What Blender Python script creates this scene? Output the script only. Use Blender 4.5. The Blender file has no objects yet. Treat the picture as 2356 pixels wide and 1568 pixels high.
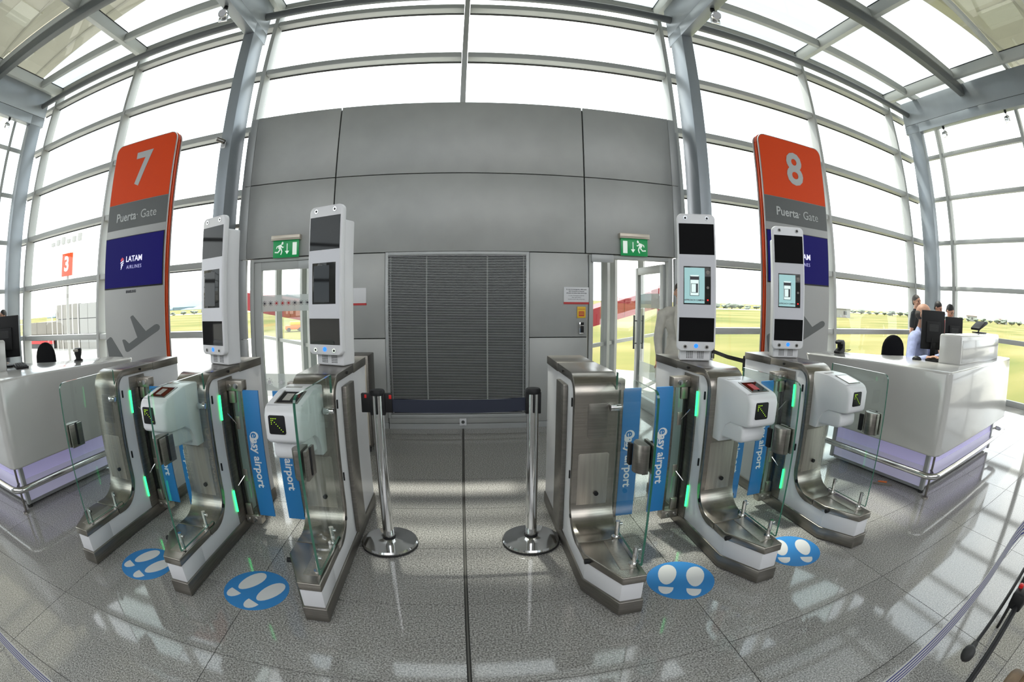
import bpy, bmesh, math, random
from mathutils import Vector, Matrix, Euler
PI = math.pi
random.seed(7)
S = bpy.context.scene
C = S.collection

# ------------------------------------------------------------------ camera, sky, sun, exposure
YAW, PITCH, ROLL = -0.102885745, -0.0918736571, -0.00194481852
F_PX = 1066.77755                                   # equisolid fisheye, pixels of a 2356 px wide frame
cam = bpy.data.cameras.new('camera')
cam.type = 'PANO'
for holder in (cam, getattr(cam, 'cycles', None)):
    try:
        holder.panorama_type = 'FISHEYE_EQUISOLID'
        holder.fisheye_lens = F_PX / 2356 * 36.0
        holder.fisheye_fov = PI
        break
    except Exception:
        pass
cam.sensor_fit = 'HORIZONTAL'
cam.sensor_width = 36.0
cam.sensor_height = 36.0 * 1568 / 2356
cam.clip_start = 0.02
cam.clip_end = 3000
camo = bpy.data.objects.new('camera', cam)
C.objects.link(camo)
R = Matrix.Rotation(YAW, 3, 'Z') @ Matrix.Rotation(PITCH, 3, 'X') @ Matrix.Rotation(ROLL, 3, 'Y')
B = Matrix(((1, 0, 0), (0, 0, -1), (0, 1, 0)))
camo.matrix_world = Matrix.Translation((0, 0, 1.5)) @ (R @ B).to_4x4()
S.camera = camo

SKY_STRENGTH = 4.2
SUN_STRENGTH = 13.0
w = bpy.data.worlds.new('sky')
S.world = w
w.use_nodes = True
nt = w.node_tree
nt.nodes.clear()
wo = nt.nodes.new('ShaderNodeOutputWorld')
wb = nt.nodes.new('ShaderNodeBackground')
tc = nt.nodes.new('ShaderNodeTexCoord')
nz = nt.nodes.new('ShaderNodeTexNoise')
nz.inputs['Scale'].default_value = 2.6
nz.inputs['Detail'].default_value = 6
rp = nt.nodes.new('ShaderNodeValToRGB')
rp.color_ramp.elements[0].position = .38
rp.color_ramp.elements[0].color = (.66, .73, .80, 1)
rp.color_ramp.elements[1].position = .62
rp.color_ramp.elements[1].color = (1, 1, 1, 1)
nt.links.new(tc.outputs['Generated'], nz.inputs['Vector'])
nt.links.new(nz.outputs['Fac'], rp.inputs['Fac'])
nt.links.new(rp.outputs['Color'], wb.inputs['Color'])
wb.inputs['Strength'].default_value = SKY_STRENGTH
nt.links.new(wb.outputs['Background'], wo.inputs['Surface'])
sl = bpy.data.lights.new('sun', 'SUN')
sl.energy = SUN_STRENGTH
sl.angle = math.radians(2.2)
sl.color = (1, .96, .88)
so = bpy.data.objects.new('sun', sl)
C.objects.link(so)
so.rotation_euler = Vector((.10, -.405, -1)).to_track_quat('-Z', 'Y').to_euler()
so.location = (-2, 12, 20)

S.view_settings.view_transform = 'Standard'
S.view_settings.look = 'None'
S.view_settings.exposure = 0.06
S.view_settings.gamma = 1.0
S.view_settings.use_curve_mapping = False
S.cycles.transparent_max_bounces = 24

# ------------------------------------------------------------------ materials
def mat(name, col, rough=.5, metal=0.0, spec=.5, emit=None, es=0.0, noise=None, bump=None, coat=0.0):
    m = bpy.data.materials.new(name)
    m.use_nodes = True
    n = m.node_tree.nodes
    l = m.node_tree.links
    p = n['Principled BSDF']
    p.inputs['Base Color'].default_value = (*col, 1)
    p.inputs['Roughness'].default_value = rough
    p.inputs['Metallic'].default_value = metal
    p.inputs['Specular IOR Level'].default_value = spec
    if coat:
        p.inputs['Coat Weight'].default_value = coat
        p.inputs['Coat Roughness'].default_value = .05
    if emit:
        p.inputs['Emission Color'].default_value = (*emit, 1)
        p.inputs['Emission Strength'].default_value = es
    if noise:                                     # (scale xyz, amount, detail)
        sc, amt, det = noise
        t = n.new('ShaderNodeTexCoord')
        mp = n.new('ShaderNodeMapping')
        mp.inputs['Scale'].default_value = sc
        x = n.new('ShaderNodeTexNoise')
        x.inputs['Scale'].default_value = 1.0
        x.inputs['Detail'].default_value = det
        r = n.new('ShaderNodeValToRGB')
        r.color_ramp.elements[0].position = .3
        r.color_ramp.elements[1].position = .7
        r.color_ramp.elements[0].color = (*[max(0, c * (1 - amt)) for c in col], 1)
        r.color_ramp.elements[1].color = (*[min(1, c * (1 + amt)) for c in col], 1)
        l.new(t.outputs['Object'], mp.inputs['Vector'])
        l.new(mp.outputs['Vector'], x.inputs['Vector'])
        l.new(x.outputs['Fac'], r.inputs['Fac'])
        l.new(r.outputs['Color'], p.inputs['Base Color'])
        if bump:
            b = n.new('ShaderNodeBump')
            b.inputs['Strength'].default_value = bump
            b.inputs['Distance'].default_value = .002
            l.new(x.outputs['Fac'], b.inputs['Height'])
            l.new(b.outputs['Normal'], p.inputs['Normal'])
    return m

def glass(name, tint, ior=1.5, rough=0.0):
    m = bpy.data.materials.new(name)
    m.use_nodes = True
    n = m.node_tree.nodes
    l = m.node_tree.links
    n.clear()
    o = n.new('ShaderNodeOutputMaterial')
    mx = n.new('ShaderNodeMixShader')
    fr = n.new('ShaderNodeFresnel')
    fr.inputs['IOR'].default_value = ior
    tr = n.new('ShaderNodeBsdfTransparent')
    tr.inputs['Color'].default_value = (*tint, 1)
    gl = n.new('ShaderNodeBsdfGlossy')
    gl.inputs['Roughness'].default_value = rough
    ge = n.new('ShaderNodeNewGeometry')
    ng = n.new('ShaderNodeMath'); ng.operation = 'SUBTRACT'; ng.inputs[0].default_value = 1.0
    mu = n.new('ShaderNodeMath'); mu.operation = 'MULTIPLY'
    l.new(ge.outputs['Backfacing'], ng.inputs[1])
    l.new(fr.outputs['Fac'], mu.inputs[0])
    l.new(ng.outputs[0], mu.inputs[1])
    l.new(mu.outputs[0], mx.inputs['Fac'])
    l.new(tr.outputs[0], mx.inputs[1])
    l.new(gl.outputs[0], mx.inputs[2])
    l.new(mx.outputs[0], o.inputs['Surface'])
    return m

def frosted(name, col, fac):
    m = bpy.data.materials.new(name)
    m.use_nodes = True
    n = m.node_tree.nodes
    l = m.node_tree.links
    n.clear()
    o = n.new('ShaderNodeOutputMaterial')
    mx = n.new('ShaderNodeMixShader')
    mx.inputs['Fac'].default_value = fac
    tr = n.new('ShaderNodeBsdfTransparent')
    d = n.new('ShaderNodeBsdfDiffuse')
    d.inputs['Color'].default_value = (*col, 1)
    l.new(tr.outputs[0], mx.inputs[1])
    l.new(d.outputs[0], mx.inputs[2])
    l.new(mx.outputs[0], o.inputs['Surface'])
    return m

def granite():
    m = bpy.data.materials.new('granite')
    m.use_nodes = True
    n = m.node_tree.nodes
    l = m.node_tree.links
    p = n['Principled BSDF']
    g = n.new('ShaderNodeNewGeometry')
    a = n.new('ShaderNodeTexNoise'); a.inputs['Scale'].default_value = 115; a.inputs['Detail'].default_value = 3; a.inputs['Roughness'].default_value = .75
    r = n.new('ShaderNodeValToRGB')
    e = r.color_ramp.elements
    e[0].position = .36; e[0].color = (.07, .068, .065, 1)
    e[1].position = .64; e[1].color = (.47, .46, .44, 1)
    x = e.new(.50); x.color = (.245, .238, .226, 1)
    l.new(g.outputs['Position'], a.inputs['Vector'])
    l.new(a.outputs['Fac'], r.inputs['Fac'])
    oi = n.new('ShaderNodeObjectInfo')
    mr = n.new('ShaderNodeMapRange')
    mr.inputs['To Min'].default_value = .92
    mr.inputs['To Max'].default_value = 1.08
    l.new(oi.outputs['Random'], mr.inputs['Value'])
    mx = n.new('ShaderNodeMix'); mx.data_type = 'RGBA'; mx.blend_type = 'MULTIPLY'; mx.inputs[0].default_value = 1
    l.new(r.outputs['Color'], mx.inputs[6])
    l.new(mr.outputs['Result'], mx.inputs[7])
    l.new(mx.outputs[2], p.inputs['Base Color'])
    p.inputs['Roughness'].default_value = .06
    p.inputs['IOR'].default_value = 1.56
    return m

def field_mat(name, c0, c1, scale, c2=None):
    m = bpy.data.materials.new(name)
    m.use_nodes = True
    n = m.node_tree.nodes
    l = m.node_tree.links
    p = n['Principled BSDF']
    g = n.new('ShaderNodeNewGeometry')
    mp = n.new('ShaderNodeMapping')
    mp.inputs['Scale'].default_value = (scale * .35, scale, scale)
    a = n.new('ShaderNodeTexNoise'); a.inputs['Scale'].default_value = 1; a.inputs['Detail'].default_value = 8
    r = n.new('ShaderNodeValToRGB')
    e = r.color_ramp.elements
    e[0].position = .35; e[0].color = (*c0, 1)
    e[1].position = .65; e[1].color = (*c1, 1)
    if c2:
        x = e.new(.5); x.color = (*c2, 1)
    l.new(g.outputs['Position'], mp.inputs['Vector'])
    l.new(mp.outputs['Vector'], a.inputs['Vector'])
    l.new(a.outputs['Fac'], r.inputs['Fac'])
    l.new(r.outputs['Color'], p.inputs['Base Color'])
    p.inputs['Roughness'].default_value = .95
    p.inputs['Specular IOR Level'].default_value = .1
    return m

M = {
    'granite': granite(),
    'joint': mat('joint', (.03, .03, .028), .8),
    'joint_metal': mat('joint_metal', (.10, .095, .085), .5, .3),
    'panel': mat('panel', (.34, .345, .335), .42, .25, noise=((3, 3, 3), .05, 3)),
    'panel_dark': mat('panel_dark', (.06, .062, .062), .6),
    'trim': mat('trim', (.36, .37, .37), .38, .2),
    'column': mat('column', (.25, .275, .30), .35, .25, noise=((2, 2, 2), .06, 3)),
    'mullion': mat('mullion', (.37, .38, .37), .45),
    'mullion_dark': mat('mullion_dark', (.12, .13, .135), .45, .2),
    'roof_purlin': mat('roof_purlin', (.46, .48, .47), .45),
    'pane': glass('pane', (.93, .95, .94)),
    'roof_pane': glass('roof_pane', (.60, .62, .61)),
    'clear': glass('clear', (.93, .975, .955)),
    'green_edge': mat('green_edge', (.02, .11, .07), .1, spec=.8),
    'steel': mat('steel', (.31, .288, .258), .27, .95, noise=((4, 4, 160), .12, 2)),
    'steel_dark': mat('steel_dark', (.22, .205, .185), .34, .9, noise=((6, 6, 120), .12, 2)),
    'steel_plate': mat('steel_plate', (.40, .37, .33), .38, .9, noise=((60, 60, 4), .1, 2)),
    'chrome': mat('chrome', (.66, .66, .66), .10, 1.0),
    'white': mat('white', (.60, .60, .62), .35),
    'white_shell': mat('white_shell', (.66, .66, .68), .30),
    'desk': mat('desk', (.44, .435, .42), .16, coat=.4),
    'lavender_glow': mat('lavender_glow', (.55, .52, .75), .4, emit=(.47, .42, .80), es=.22),  # glow of a strip under the desk body, put into the material
    'lavender_glow_low': mat('lavender_glow_low', (.60, .58, .75), .4, emit=(.55, .52, .80), es=.14),  # weaker share of the same glow, also emitted by the surface
    'black': mat('black', (.010, .010, .011), .5, spec=.25),
    'black_gloss': mat('black_gloss', (.006, .006, .007), .04, spec=.22),
    'screen_off': mat('screen_off', (.022, .022, .021), .06, spec=.25),
    'rubber': mat('rubber', (.02, .02, .02), .7),
    'diffuser': mat('diffuser', (.58, .58, .62), .3),
    'green_led': mat('green_led', (.0, .5, .15), .4, emit=(.03, 1, .22), es=2.6),
    'blue_led': mat('blue_led', (.0, .1, .6), .3, emit=(.02, .18, 1), es=1.5),
    'red_led': mat('red_led', (.6, 0, 0), .3, emit=(1, .02, .02), es=2.5),
    'dot_led': mat('dot_led', (.3, .5, 0), .4, emit=(.55, 1, .03), es=1.1),
    'blue': mat('blue', (.026, .20, .50), .45),
    'sticker_white': mat('sticker_white', (.62, .62, .62), .45),
    'letter_white': mat('letter_white', (.80, .80, .82), .5),
    'orange': mat('orange', (.62, .052, .004), .6, spec=.2),
    'orange_dark': mat('orange_dark', (.50, .06, .010), .42),
    'sign_grey': mat('sign_grey', (.062, .066, .067), .5),
    'sign_letter': mat('sign_letter', (.38, .39, .39), .5),
    'sign_white': mat('sign_white', (.30, .30, .297), .4),
    'navy_screen': mat('navy_screen', (.002, .002, .02), .3, spec=.05, emit=(.010, .006, .16), es=.5),
    'screen_text': mat('screen_text', (.5, .5, .6), .4, emit=(.62, .60, .80), es=.75),
    'screen_text_dim': mat('screen_text_dim', (.3, .3, .5), .4, emit=(.36, .34, .62), es=.7),
    'screen_red': mat('screen_red', (.4, .01, .03), .4, emit=(.35, .01, .04), es=.7),
    'teal_screen': mat('teal_screen', (.2, .4, .4), .15, emit=(.36, .52, .54), es=.62),
    'pale_screen': mat('pale_screen', (.5, .6, .6), .15, emit=(.62, .75, .72), es=.75),
    'exit_green': mat('exit_green', (.0, .20, .05), .35, emit=(.0, .22, .06), es=.35),
    'exit_white': mat('exit_white', (.7, .75, .7), .35, emit=(.6, .7, .62), es=.4),
    'exit_case': mat('exit_case', (.50, .45, .38), .35, .5),
    'navy_belt': mat('navy_belt', (.010, .014, .030), .7),
    'tape_white': mat('tape_white', (.42, .42, .40), .6),
    'tape_blue': mat('tape_blue', (.010, .014, .15), .6),
    'red_plastic': mat('red_plastic', (.55, .01, .01), .4),
    'yellow_sign': mat('yellow_sign', (.70, .42, .02), .5),
    'red_print': mat('red_print', (.45, .03, .03), .5),
    'ink': mat('ink', (.05, .05, .06), .6),
    'paper': mat('paper', (.62, .62, .64), .6),
    'frost': frosted('frost', (.62, .66, .64), .62),
    'skin': mat('skin', (.46, .25, .17), .55, noise=((40, 40, 40), .08, 3)),
    'skin_dark': mat('skin_dark', (.26, .135, .085), .55, noise=((40, 40, 40), .08, 3)),
    'hair': mat('hair', (.012, .010, .009), .6),
    'hair_brown': mat('hair_brown', (.03, .018, .010), .6),
    'hair_short': mat('hair_short', (.06, .05, .045), .7),
    'eye': mat('eye', (.02, .015, .012), .2),
    'lip': mat('lip', (.33, .12, .09), .5),
    'shirt_blue': mat('shirt_blue', (.36, .40, .62), .8, noise=((30, 30, 30), .12, 3)),
    'shirt_dark': mat('shirt_dark', (.022, .025, .028), .85),
    'shirt_red': mat('shirt_red', (.40, .012, .018), .8),
    'coat_white': mat('coat_white', (.50, .48, .43), .8, noise=((14, 14, 14), .08, 3)),
    'trousers': mat('trousers', (.02, .022, .03), .85),
    'bag': mat('bag', (.16, .10, .05), .7, noise=((20, 20, 20), .2, 3)),
    'fabric_black': mat('fabric_black', (.008, .008, .009), .9, spec=.15),
    'canopy': mat('canopy', (.74, .72, .62), .6, noise=((.5, .5, .5), .08, 3)),
    'canopy_seam': mat('canopy_seam', (.56, .55, .48), .7),
    'canopy_lit': mat('canopy_lit', (.88, .88, .78), .6),  # paler copy of canopy for patches of light on it
    'ceiling_white': mat('ceiling_white', (.45, .45, .44), .7),
    'grass': field_mat('grass', (.075, .088, .022), (.17, .145, .06), .10, (.125, .118, .038)),
    'apron': mat('apron', (.33, .32, .30), .9, noise=((.4, .4, .4), .1, 4)),
    'runway': mat('runway', (.45, .44, .42), .9),
    'leaf': mat('leaf', (.15, .175, .14), .9, noise=((.8, .8, .8), .4, 4)),  # paled and greyed: distance haze put into the colour
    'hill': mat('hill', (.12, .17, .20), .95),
    'cargo': mat('cargo', (.19, .175, .15), .7, noise=((.6, .6, 1.5), .06, 4)),
    'house': mat('house', (.26, .255, .24), .7),
    'roof_far': mat('roof_far', (.20, .12, .09), .8),
    'ramp_red': mat('ramp_red', (.25, .012, .018), .5),
    'ramp_pale': mat('ramp_pale', (.40, .16, .16), .5),
    'vehicle': mat('vehicle', (.70, .16, .02), .5),
    'cable': mat('cable', (.5, .5, .5), .5),
}

# ------------------------------------------------------------------ mesh helpers
BUILT = {}                     # first object of a set of separate pieces -> meshes of the whole set
class MB:
    """Collects vertices and faces; build() links them as one mesh object."""
    def __init__(s, off=(0, 0, 0)):
        s.v = []; s.f = []; s.mi = []; s.off = Vector(off); s.cur = 0; s.marks = []
    def add(s, vs, fs, mi=None):
        b = len(s.v)
        s.v += [Vector(q) - s.off for q in vs]
        s.f += [tuple(b + i for i in f) for f in fs]
        s.mi += [s.cur if mi is None else mi] * len(fs)
        return s
    def box(s, x0, x1, y0, y1, z0, z1, mi=None):
        x0, x1 = min(x0, x1), max(x0, x1)
        y0, y1 = min(y0, y1), max(y0, y1)
        z0, z1 = min(z0, z1), max(z0, z1)
        return s.add([(x0, y0, z0), (x1, y0, z0), (x1, y1, z0), (x0, y1, z0), (x0, y0, z1), (x1, y0, z1), (x1, y1, z1), (x0, y1, z1)],
                     [(0, 3, 2, 1), (4, 5, 6, 7), (0, 1, 5, 4), (1, 2, 6, 5), (2, 3, 7, 6), (3, 0, 4, 7)], mi)
    def prism(s, poly, axis, a, b, mi=None, mi_side=None):
        """poly: 2D points; axis 'x': points are (y,z); 'y': (x,z); 'z': (x,y)."""
        if axis == 'x': P = lambda p, t: (t, p[0], p[1])
        elif axis == 'y': P = lambda p, t: (p[0], t, p[1])
        else: P = lambda p, t: (p[0], p[1], t)
        n = len(poly)
        s.add([P(p, a) for p in poly] + [P(p, b) for p in poly], [tuple(range(n))[::-1], tuple(range(n, 2 * n))], mi)
        base = len(s.v) - 2 * n
        for i in range(n):
            j = (i + 1) % n
            s.f.append((base + i, base + j, base + n + j, base + n + i))
            s.mi.append(s.cur if mi_side is None and mi is None else (mi_side if mi_side is not None else mi))
        return s
    def tube(s, path, r, n=10, caps=True, mi=None, r1=None):
        path = [Vector(p) for p in path]
        k = len(path)
        up = Vector((0, 0, 1))
        vs = []
        prev = None
        for i, p in enumerate(path):
            d = (path[min(i + 1, k - 1)] - path[max(i - 1, 0)]).normalized()
            u = d.cross(up if abs(d.dot(up)) < .95 else Vector((1, 0, 0))).normalized() if prev is None else (prev - d * prev.dot(d)).normalized()
            prev = u
            v = d.cross(u)
            rr = r if r1 is None else r + (r1 - r) * i / (k - 1)
            for q in range(n):
                t = 2 * PI * q / n
                vs.append(p + (u * math.cos(t) + v * math.sin(t)) * rr)
        fs = []
        for i in range(k - 1):
            for q in range(n):
                fs.append((i * n + q, i * n + (q + 1) % n, (i + 1) * n + (q + 1) % n, (i + 1) * n + q))
        if caps:
            fs.append(tuple(range(n))[::-1]); fs.append(tuple(range((k - 1) * n, k * n)))
        return s.add(vs, fs, mi)
    def cyl(s, c, r, z0, z1, n=24, mi=None, r1=None):
        return s.tube([(c[0], c[1], z0), (c[0], c[1], z1)], r, n, True, mi, r1)
    def lathe(s, prof, c=(0, 0, 0), n=32, mi=None):
        vs = []; fs = []
        for (r, z) in prof:
            for q in range(n):
                t = 2 * PI * q / n
                vs.append((c[0] + r * math.cos(t), c[1] + r * math.sin(t), c[2] + z))
        for i in range(len(prof) - 1):
            for q in range(n):
                fs.append((i * n + q, i * n + (q + 1) % n, (i + 1) * n + (q + 1) % n, (i + 1) * n + q))
        fs.append(tuple(range(n))[::-1]); fs.append(tuple(range((len(prof) - 1) * n, len(prof) * n)))
        return s.add(vs, fs, mi)
    def ico(s, c, r, sub=1, scale=(1, 1, 1), mi=None, jitter=0):
        bm = bmesh.new()
        bmesh.ops.create_icosphere(bm, subdivisions=sub, radius=1)
        vs = []
        for v in bm.verts:
            k = 1 + (random.uniform(-jitter, jitter) if jitter else 0)
            vs.append((c[0] + v.co.x * r * scale[0] * k, c[1] + v.co.y * r * scale[1] * k, c[2] + v.co.z * r * scale[2] * k))
        bm.verts.index_update()
        fs = [tuple(v.index for v in f.verts) for f in bm.faces]
        bm.free()
        return s.add(vs, fs, mi)
    def cut(s):
        """What follows becomes a separate object of the same name."""
        s.marks.append((len(s.v), len(s.f)))
        return s
    def xform(s, fn):
        s.v = [Vector(fn(v)) for v in s.v]
        return s
    def build(s, name, mats, parent=None, bevel=0, seg=2, smooth=None, loc=None):
        if s.marks:
            ends = [m for m in s.marks if m[1] > 0] + [(len(s.v), len(s.f))]
            p = (0, 0); got = []
            for e in ends:
                if e[1] <= p[1]: continue
                q = MB()
                q.v = s.v[p[0]:e[0]]; q.f = [tuple(i - p[0] for i in f) for f in s.f[p[1]:e[1]]]; q.mi = s.mi[p[1]:e[1]]
                got.append(q.build(name, mats, parent, bevel, seg, smooth, loc)); p = e
            BUILT[got[0].name] = [o.data for o in got]
            return got[0]
        me = bpy.data.meshes.new(name)
        me.from_pydata([tuple(v) for v in s.v], [], s.f)
        if not isinstance(mats, (list, tuple)): mats = [mats]
        for m in mats: me.materials.append(M[m] if isinstance(m, str) else m)
        for p, i in zip(me.polygons, s.mi): p.material_index = i
        bm = bmesh.new(); bm.from_mesh(me)
        bmesh.ops.recalc_face_normals(bm, faces=bm.faces)
        if bevel:
            ed = [e for e in bm.edges if len(e.link_faces) == 2 and e.calc_face_angle(0) > math.radians(32)]
            bmesh.ops.bevel(bm, geom=ed, offset=bevel, segments=seg, profile=.5, affect='EDGES', clamp_overlap=True)
        bm.to_mesh(me); bm.free()
        if smooth is None: smooth = bool(bevel)
        if smooth:
            me.polygons.foreach_set('use_smooth', [True] * len(me.polygons))
            me.set_sharp_from_angle(angle=math.radians(38))
        me.update()
        return link(name, me, parent, loc)

def link(name, me, parent=None, loc=None):
    o = bpy.data.objects.new(name, me)
    C.objects.link(o)
    if parent is not None: o.parent = parent
    if loc is not None: o.location = loc
    return o

def tag(o, label=None, cat=None, group=None, kind=None):
    if label: o['label'] = label
    if cat: o['category'] = cat
    if group: o['group'] = group
    if kind: o['kind'] = kind
    return o

def thing(name, label, cat, loc=(0, 0, 0), rz=0, group=None):
    o = bpy.data.objects.new(name, None)
    o.empty_display_size = .1
    C.objects.link(o)
    o.location = loc
    o.rotation_euler = (0, 0, rz)
    return tag(o, label, cat, group)

def struct(name, label=None, loc=(0, 0, 0)):
    o = bpy.data.objects.new(name, None)
    o.empty_display_size = .1
    C.objects.link(o)
    o.location = loc
    return tag(o, label, None, None, 'structure')

def copy_tree(o, parent=None):
    c = o.copy(); C.objects.link(c)
    if parent is not None: c.parent = parent
    for ch in list(o.children): copy_tree(ch, c)
    return c

def text_mesh(name, body, size, mt, parent, mtx, depth=.001, bold=0.0, align='CENTER', spacing=1.0, shear=0.0):
    cu = bpy.data.curves.new(name, 'FONT')
    cu.body = body
    cu.size = size
    cu.align_x = align
    cu.align_y = 'CENTER'
    cu.extrude = depth
    cu.offset = bold
    cu.space_character = spacing
    cu.shear = shear
    cu.resolution_u = 3
    t = bpy.data.objects.new(name, cu)
    C.objects.link(t)
    dg = bpy.context.evaluated_depsgraph_get()
    me = bpy.data.meshes.new_from_object(t.evaluated_get(dg))
    bpy.data.objects.remove(t)
    bpy.data.curves.remove(cu)
    me.name = name
    me.materials.clear()
    me.materials.append(M[mt])
    me.transform(mtx)
    return link(name, me, parent)

FRONT = Matrix.Rotation(PI / 2, 4, 'X')                 # text standing up, facing -Y
def at(x, y, z): return Matrix.Translation((x, y, z))

def arc(cx, cy, r, a0, a1, n=6):
    return [(cx + r * math.cos(math.radians(a0 + (a1 - a0) * i / n)), cy + r * math.sin(math.radians(a0 + (a1 - a0) * i / n))) for i in range(n + 1)]

def rrect(x0, x1, z0, z1, r, n=5):
    return arc(x1 - r, z1 - r, r, 0, 90, n) + arc(x0 + r, z1 - r, r, 90, 180, n) + arc(x0 + r, z0 + r, r, 180, 270, n) + arc(x1 - r, z0 + r, r, 270, 360, n)

# ------------------------------------------------------------------ ground outside
g = MB().box(-900, 900, 5.6, 900, -1.8, -1.5).build('ground', 'grass')
tag(g, 'wide green and straw coloured airfield grass beyond the glass', kind='structure')
g2 = MB().box(-900, 900, -400, 5.6, -1.8, -1.52).build('ground', 'apron')
tag(g2, 'pale concrete ground round the terminal building', kind='structure')
a = MB().prism([(-120, 5.7), (6.0, 5.7), (9.5, 16), (-12, 34), (-40, 44), (-120, 40)], 'z', -1.5, -1.47).build('apron_pavement', 'apron')
tag(a, 'pale concrete apron strip outside the glass doors', kind='structure')
r = MB().prism([(-300, 110), (120, 170), (420, 260), (420, 285), (120, 185), (-300, 122)], 'z', -1.5, -1.46).build('runway_pavement', 'runway')
tag(r, 'pale runway strip crossing the far grass', kind='structure')
r = MB().prism([(40, 18), (120, 62), (120, 72), (36, 22)], 'z', -1.5, -1.2).build('taxiway_pavement', 'runway')
tag(r, 'pale taxiway strip seen through the glass at the right', kind='structure')
h = MB()
for i in range(26):
    x = -430 + i * 13
    h.ico((x, 330 + 10 * math.sin(i), -4), 1, 1, (26, 14, 8 + 3.2 * math.sin(i * 1.7)))
tag(h.build('hills', 'hill', smooth=True), 'hazy blue low hills on the far left horizon', kind='structure')

# ------------------------------------------------------------------ floor with granite tiles
fl = struct('floor', 'polished grey speckled granite tile floor')
MB().box(-9.4, 9.4, -9, 5.9, -.2, -.004).build('floor_bed', 'joint', fl)
PX, PY = 1.16, .5845
tile_me = {}
def tile(x0, x1, y0, y1):
    gp = .0022
    key = (round(x1 - x0, 4), round(y1 - y0, 4))
    cx, cy = (x0 + x1) / 2, (y0 + y1) / 2
    if key not in tile_me:
        hx, hy = (x1 - x0) / 2 - gp, (y1 - y0) / 2 - gp
        o = MB().box(-hx, hx, -hy, hy, -.02, 0).build('tile', 'granite', fl, loc=(cx, cy, 0))
        tile_me[key] = o.data
    else:
        link('tile', tile_me[key], fl, (cx, cy, 0))
xs = [-.03 + PX * k for k in range(-8, 9)]
ys = [1.32 + PY * k for k in range(-2, 8)]
for i in range(16):
    for j in range(9):
        x0, x1 = xs[i], xs[i + 1]
        if i == 7: x1 -= .008
        if i == 8: x0 += .008
        tile(x0, x1, ys[j], ys[j + 1])
MB().box(-9.3, 9.3, -9, ys[0] - .002, -.02, 0).build('rear_floor', 'granite', fl)
MB().box(-9.3, 9.3, ys[9] + .002, 5.9, -.02, 0).build('edge_floor', 'granite', fl)
MB().box(-.034, -.026, ys[0], 5.2, -.01, -.0005).build('expansion_joint', 'joint_metal', fl)

# ------------------------------------------------------------------ facade
def lean(v): return (v.x, v.y + .04 * v.z, v.z)
TZ = [1.12, 2.02, 2.93, 3.83, 4.73, 5.63]
MX = [-8.38, -5.73, -2.88, -.06, 2.76, 5.62, 8.34]
YF = 5.25
pane_cache = {}
def pane(wn, x0, x1, z0, z1, y=YF + .16, mt='pane'):
    key = (round(x1 - x0, 3), round(z1 - z0, 3), round(z0, 3), mt)
    if key in pane_cache:
        return link('pane', pane_cache[key], wn, (x0, 0, 0))
    o = MB().box(0, x1 - x0, y, y + .012, z0, z1).xform(lean).build('pane', mt, wn)
    o.location = (x0, 0, 0)
    pane_cache[key] = o.data
    return o
bays = [(-8.95, MX[0])] + [(MX[i], MX[i + 1]) for i in range(6)] + [(MX[6], 9.1)]
for k, (x0, x1) in enumerate(bays):
    wn = struct('window_%d' % (k + 1), 'glazed facade bay of clear panes between pale grey mullions')
    centre = k in (3, 4)
    zs = [.06] + TZ + [5.98]
    a, b = x0 + .04, x1 - .04
    for i in range(7):
        if centre and zs[i + 1] < 3.9: continue
        pane(wn, a, b, zs[i] + .03, zs[i + 1] - .03)
    for z in TZ:
        if centre and z < 3.8: continue
        MB().box(a, b, YF + .005, YF + .16, z - .042, z + .042).xform(lean).build('transom', 'mullion', wn, .006)
        MB().box(a, b, YF + .148, YF + .176, z - .054, z - .041).xform(lean).build('glazing_bead', 'black', wn)
    MB().box(a, b, YF, YF + .18, 0 if not centre else 3.75, .07 if not centre else 3.82).xform(lean).build('sill', 'mullion', wn)
    if k < 7:
        MB().box(x1 - .034, x1 + .034, YF - .01, YF + .21, 3.85 if k == 3 else 0, 5.98).xform(lean).build('mullion', 'mullion', wn, .006)

# columns and roof beams
COLX = [-8.51, -2.98, 2.85, 8.68]
for i, x in enumerate(COLX):
    c = struct('column_%d' % (i + 1), 'grey painted steel column and roof beam')
    MB().box(x - .08, x + .08, 4.88, 5.24, 0, 5.14).build('post', 'column', c, .006)
    MB().box(x - .08, x + .08, -6, 4.90, 5.135, 5.325).build('beam_flange', 'column', c, .006)
    MB().box(x - .08, x + .08, 4.90, 5.3, 5.14, 5.325).build('corner_plate', 'column', c, .004)
    MB().box(x - .074, x + .074, -6, 5.3, 5.333, 5.85).build('beam_web', 'column', c, .006)
    MB().box(x - .07, x + .07, -5.9, 5.28, 5.32, 5.34).build('beam_seam', 'black', c)
    if i in (1, 2):
        for z in (2.48,):
            MB().tube([(x - .06, 5.32, z), (x + .14 * (1 if i == 1 else -1), 5.32, z)], .03, 12).build('pipe_clamp', 'steel_dark', c)

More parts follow.
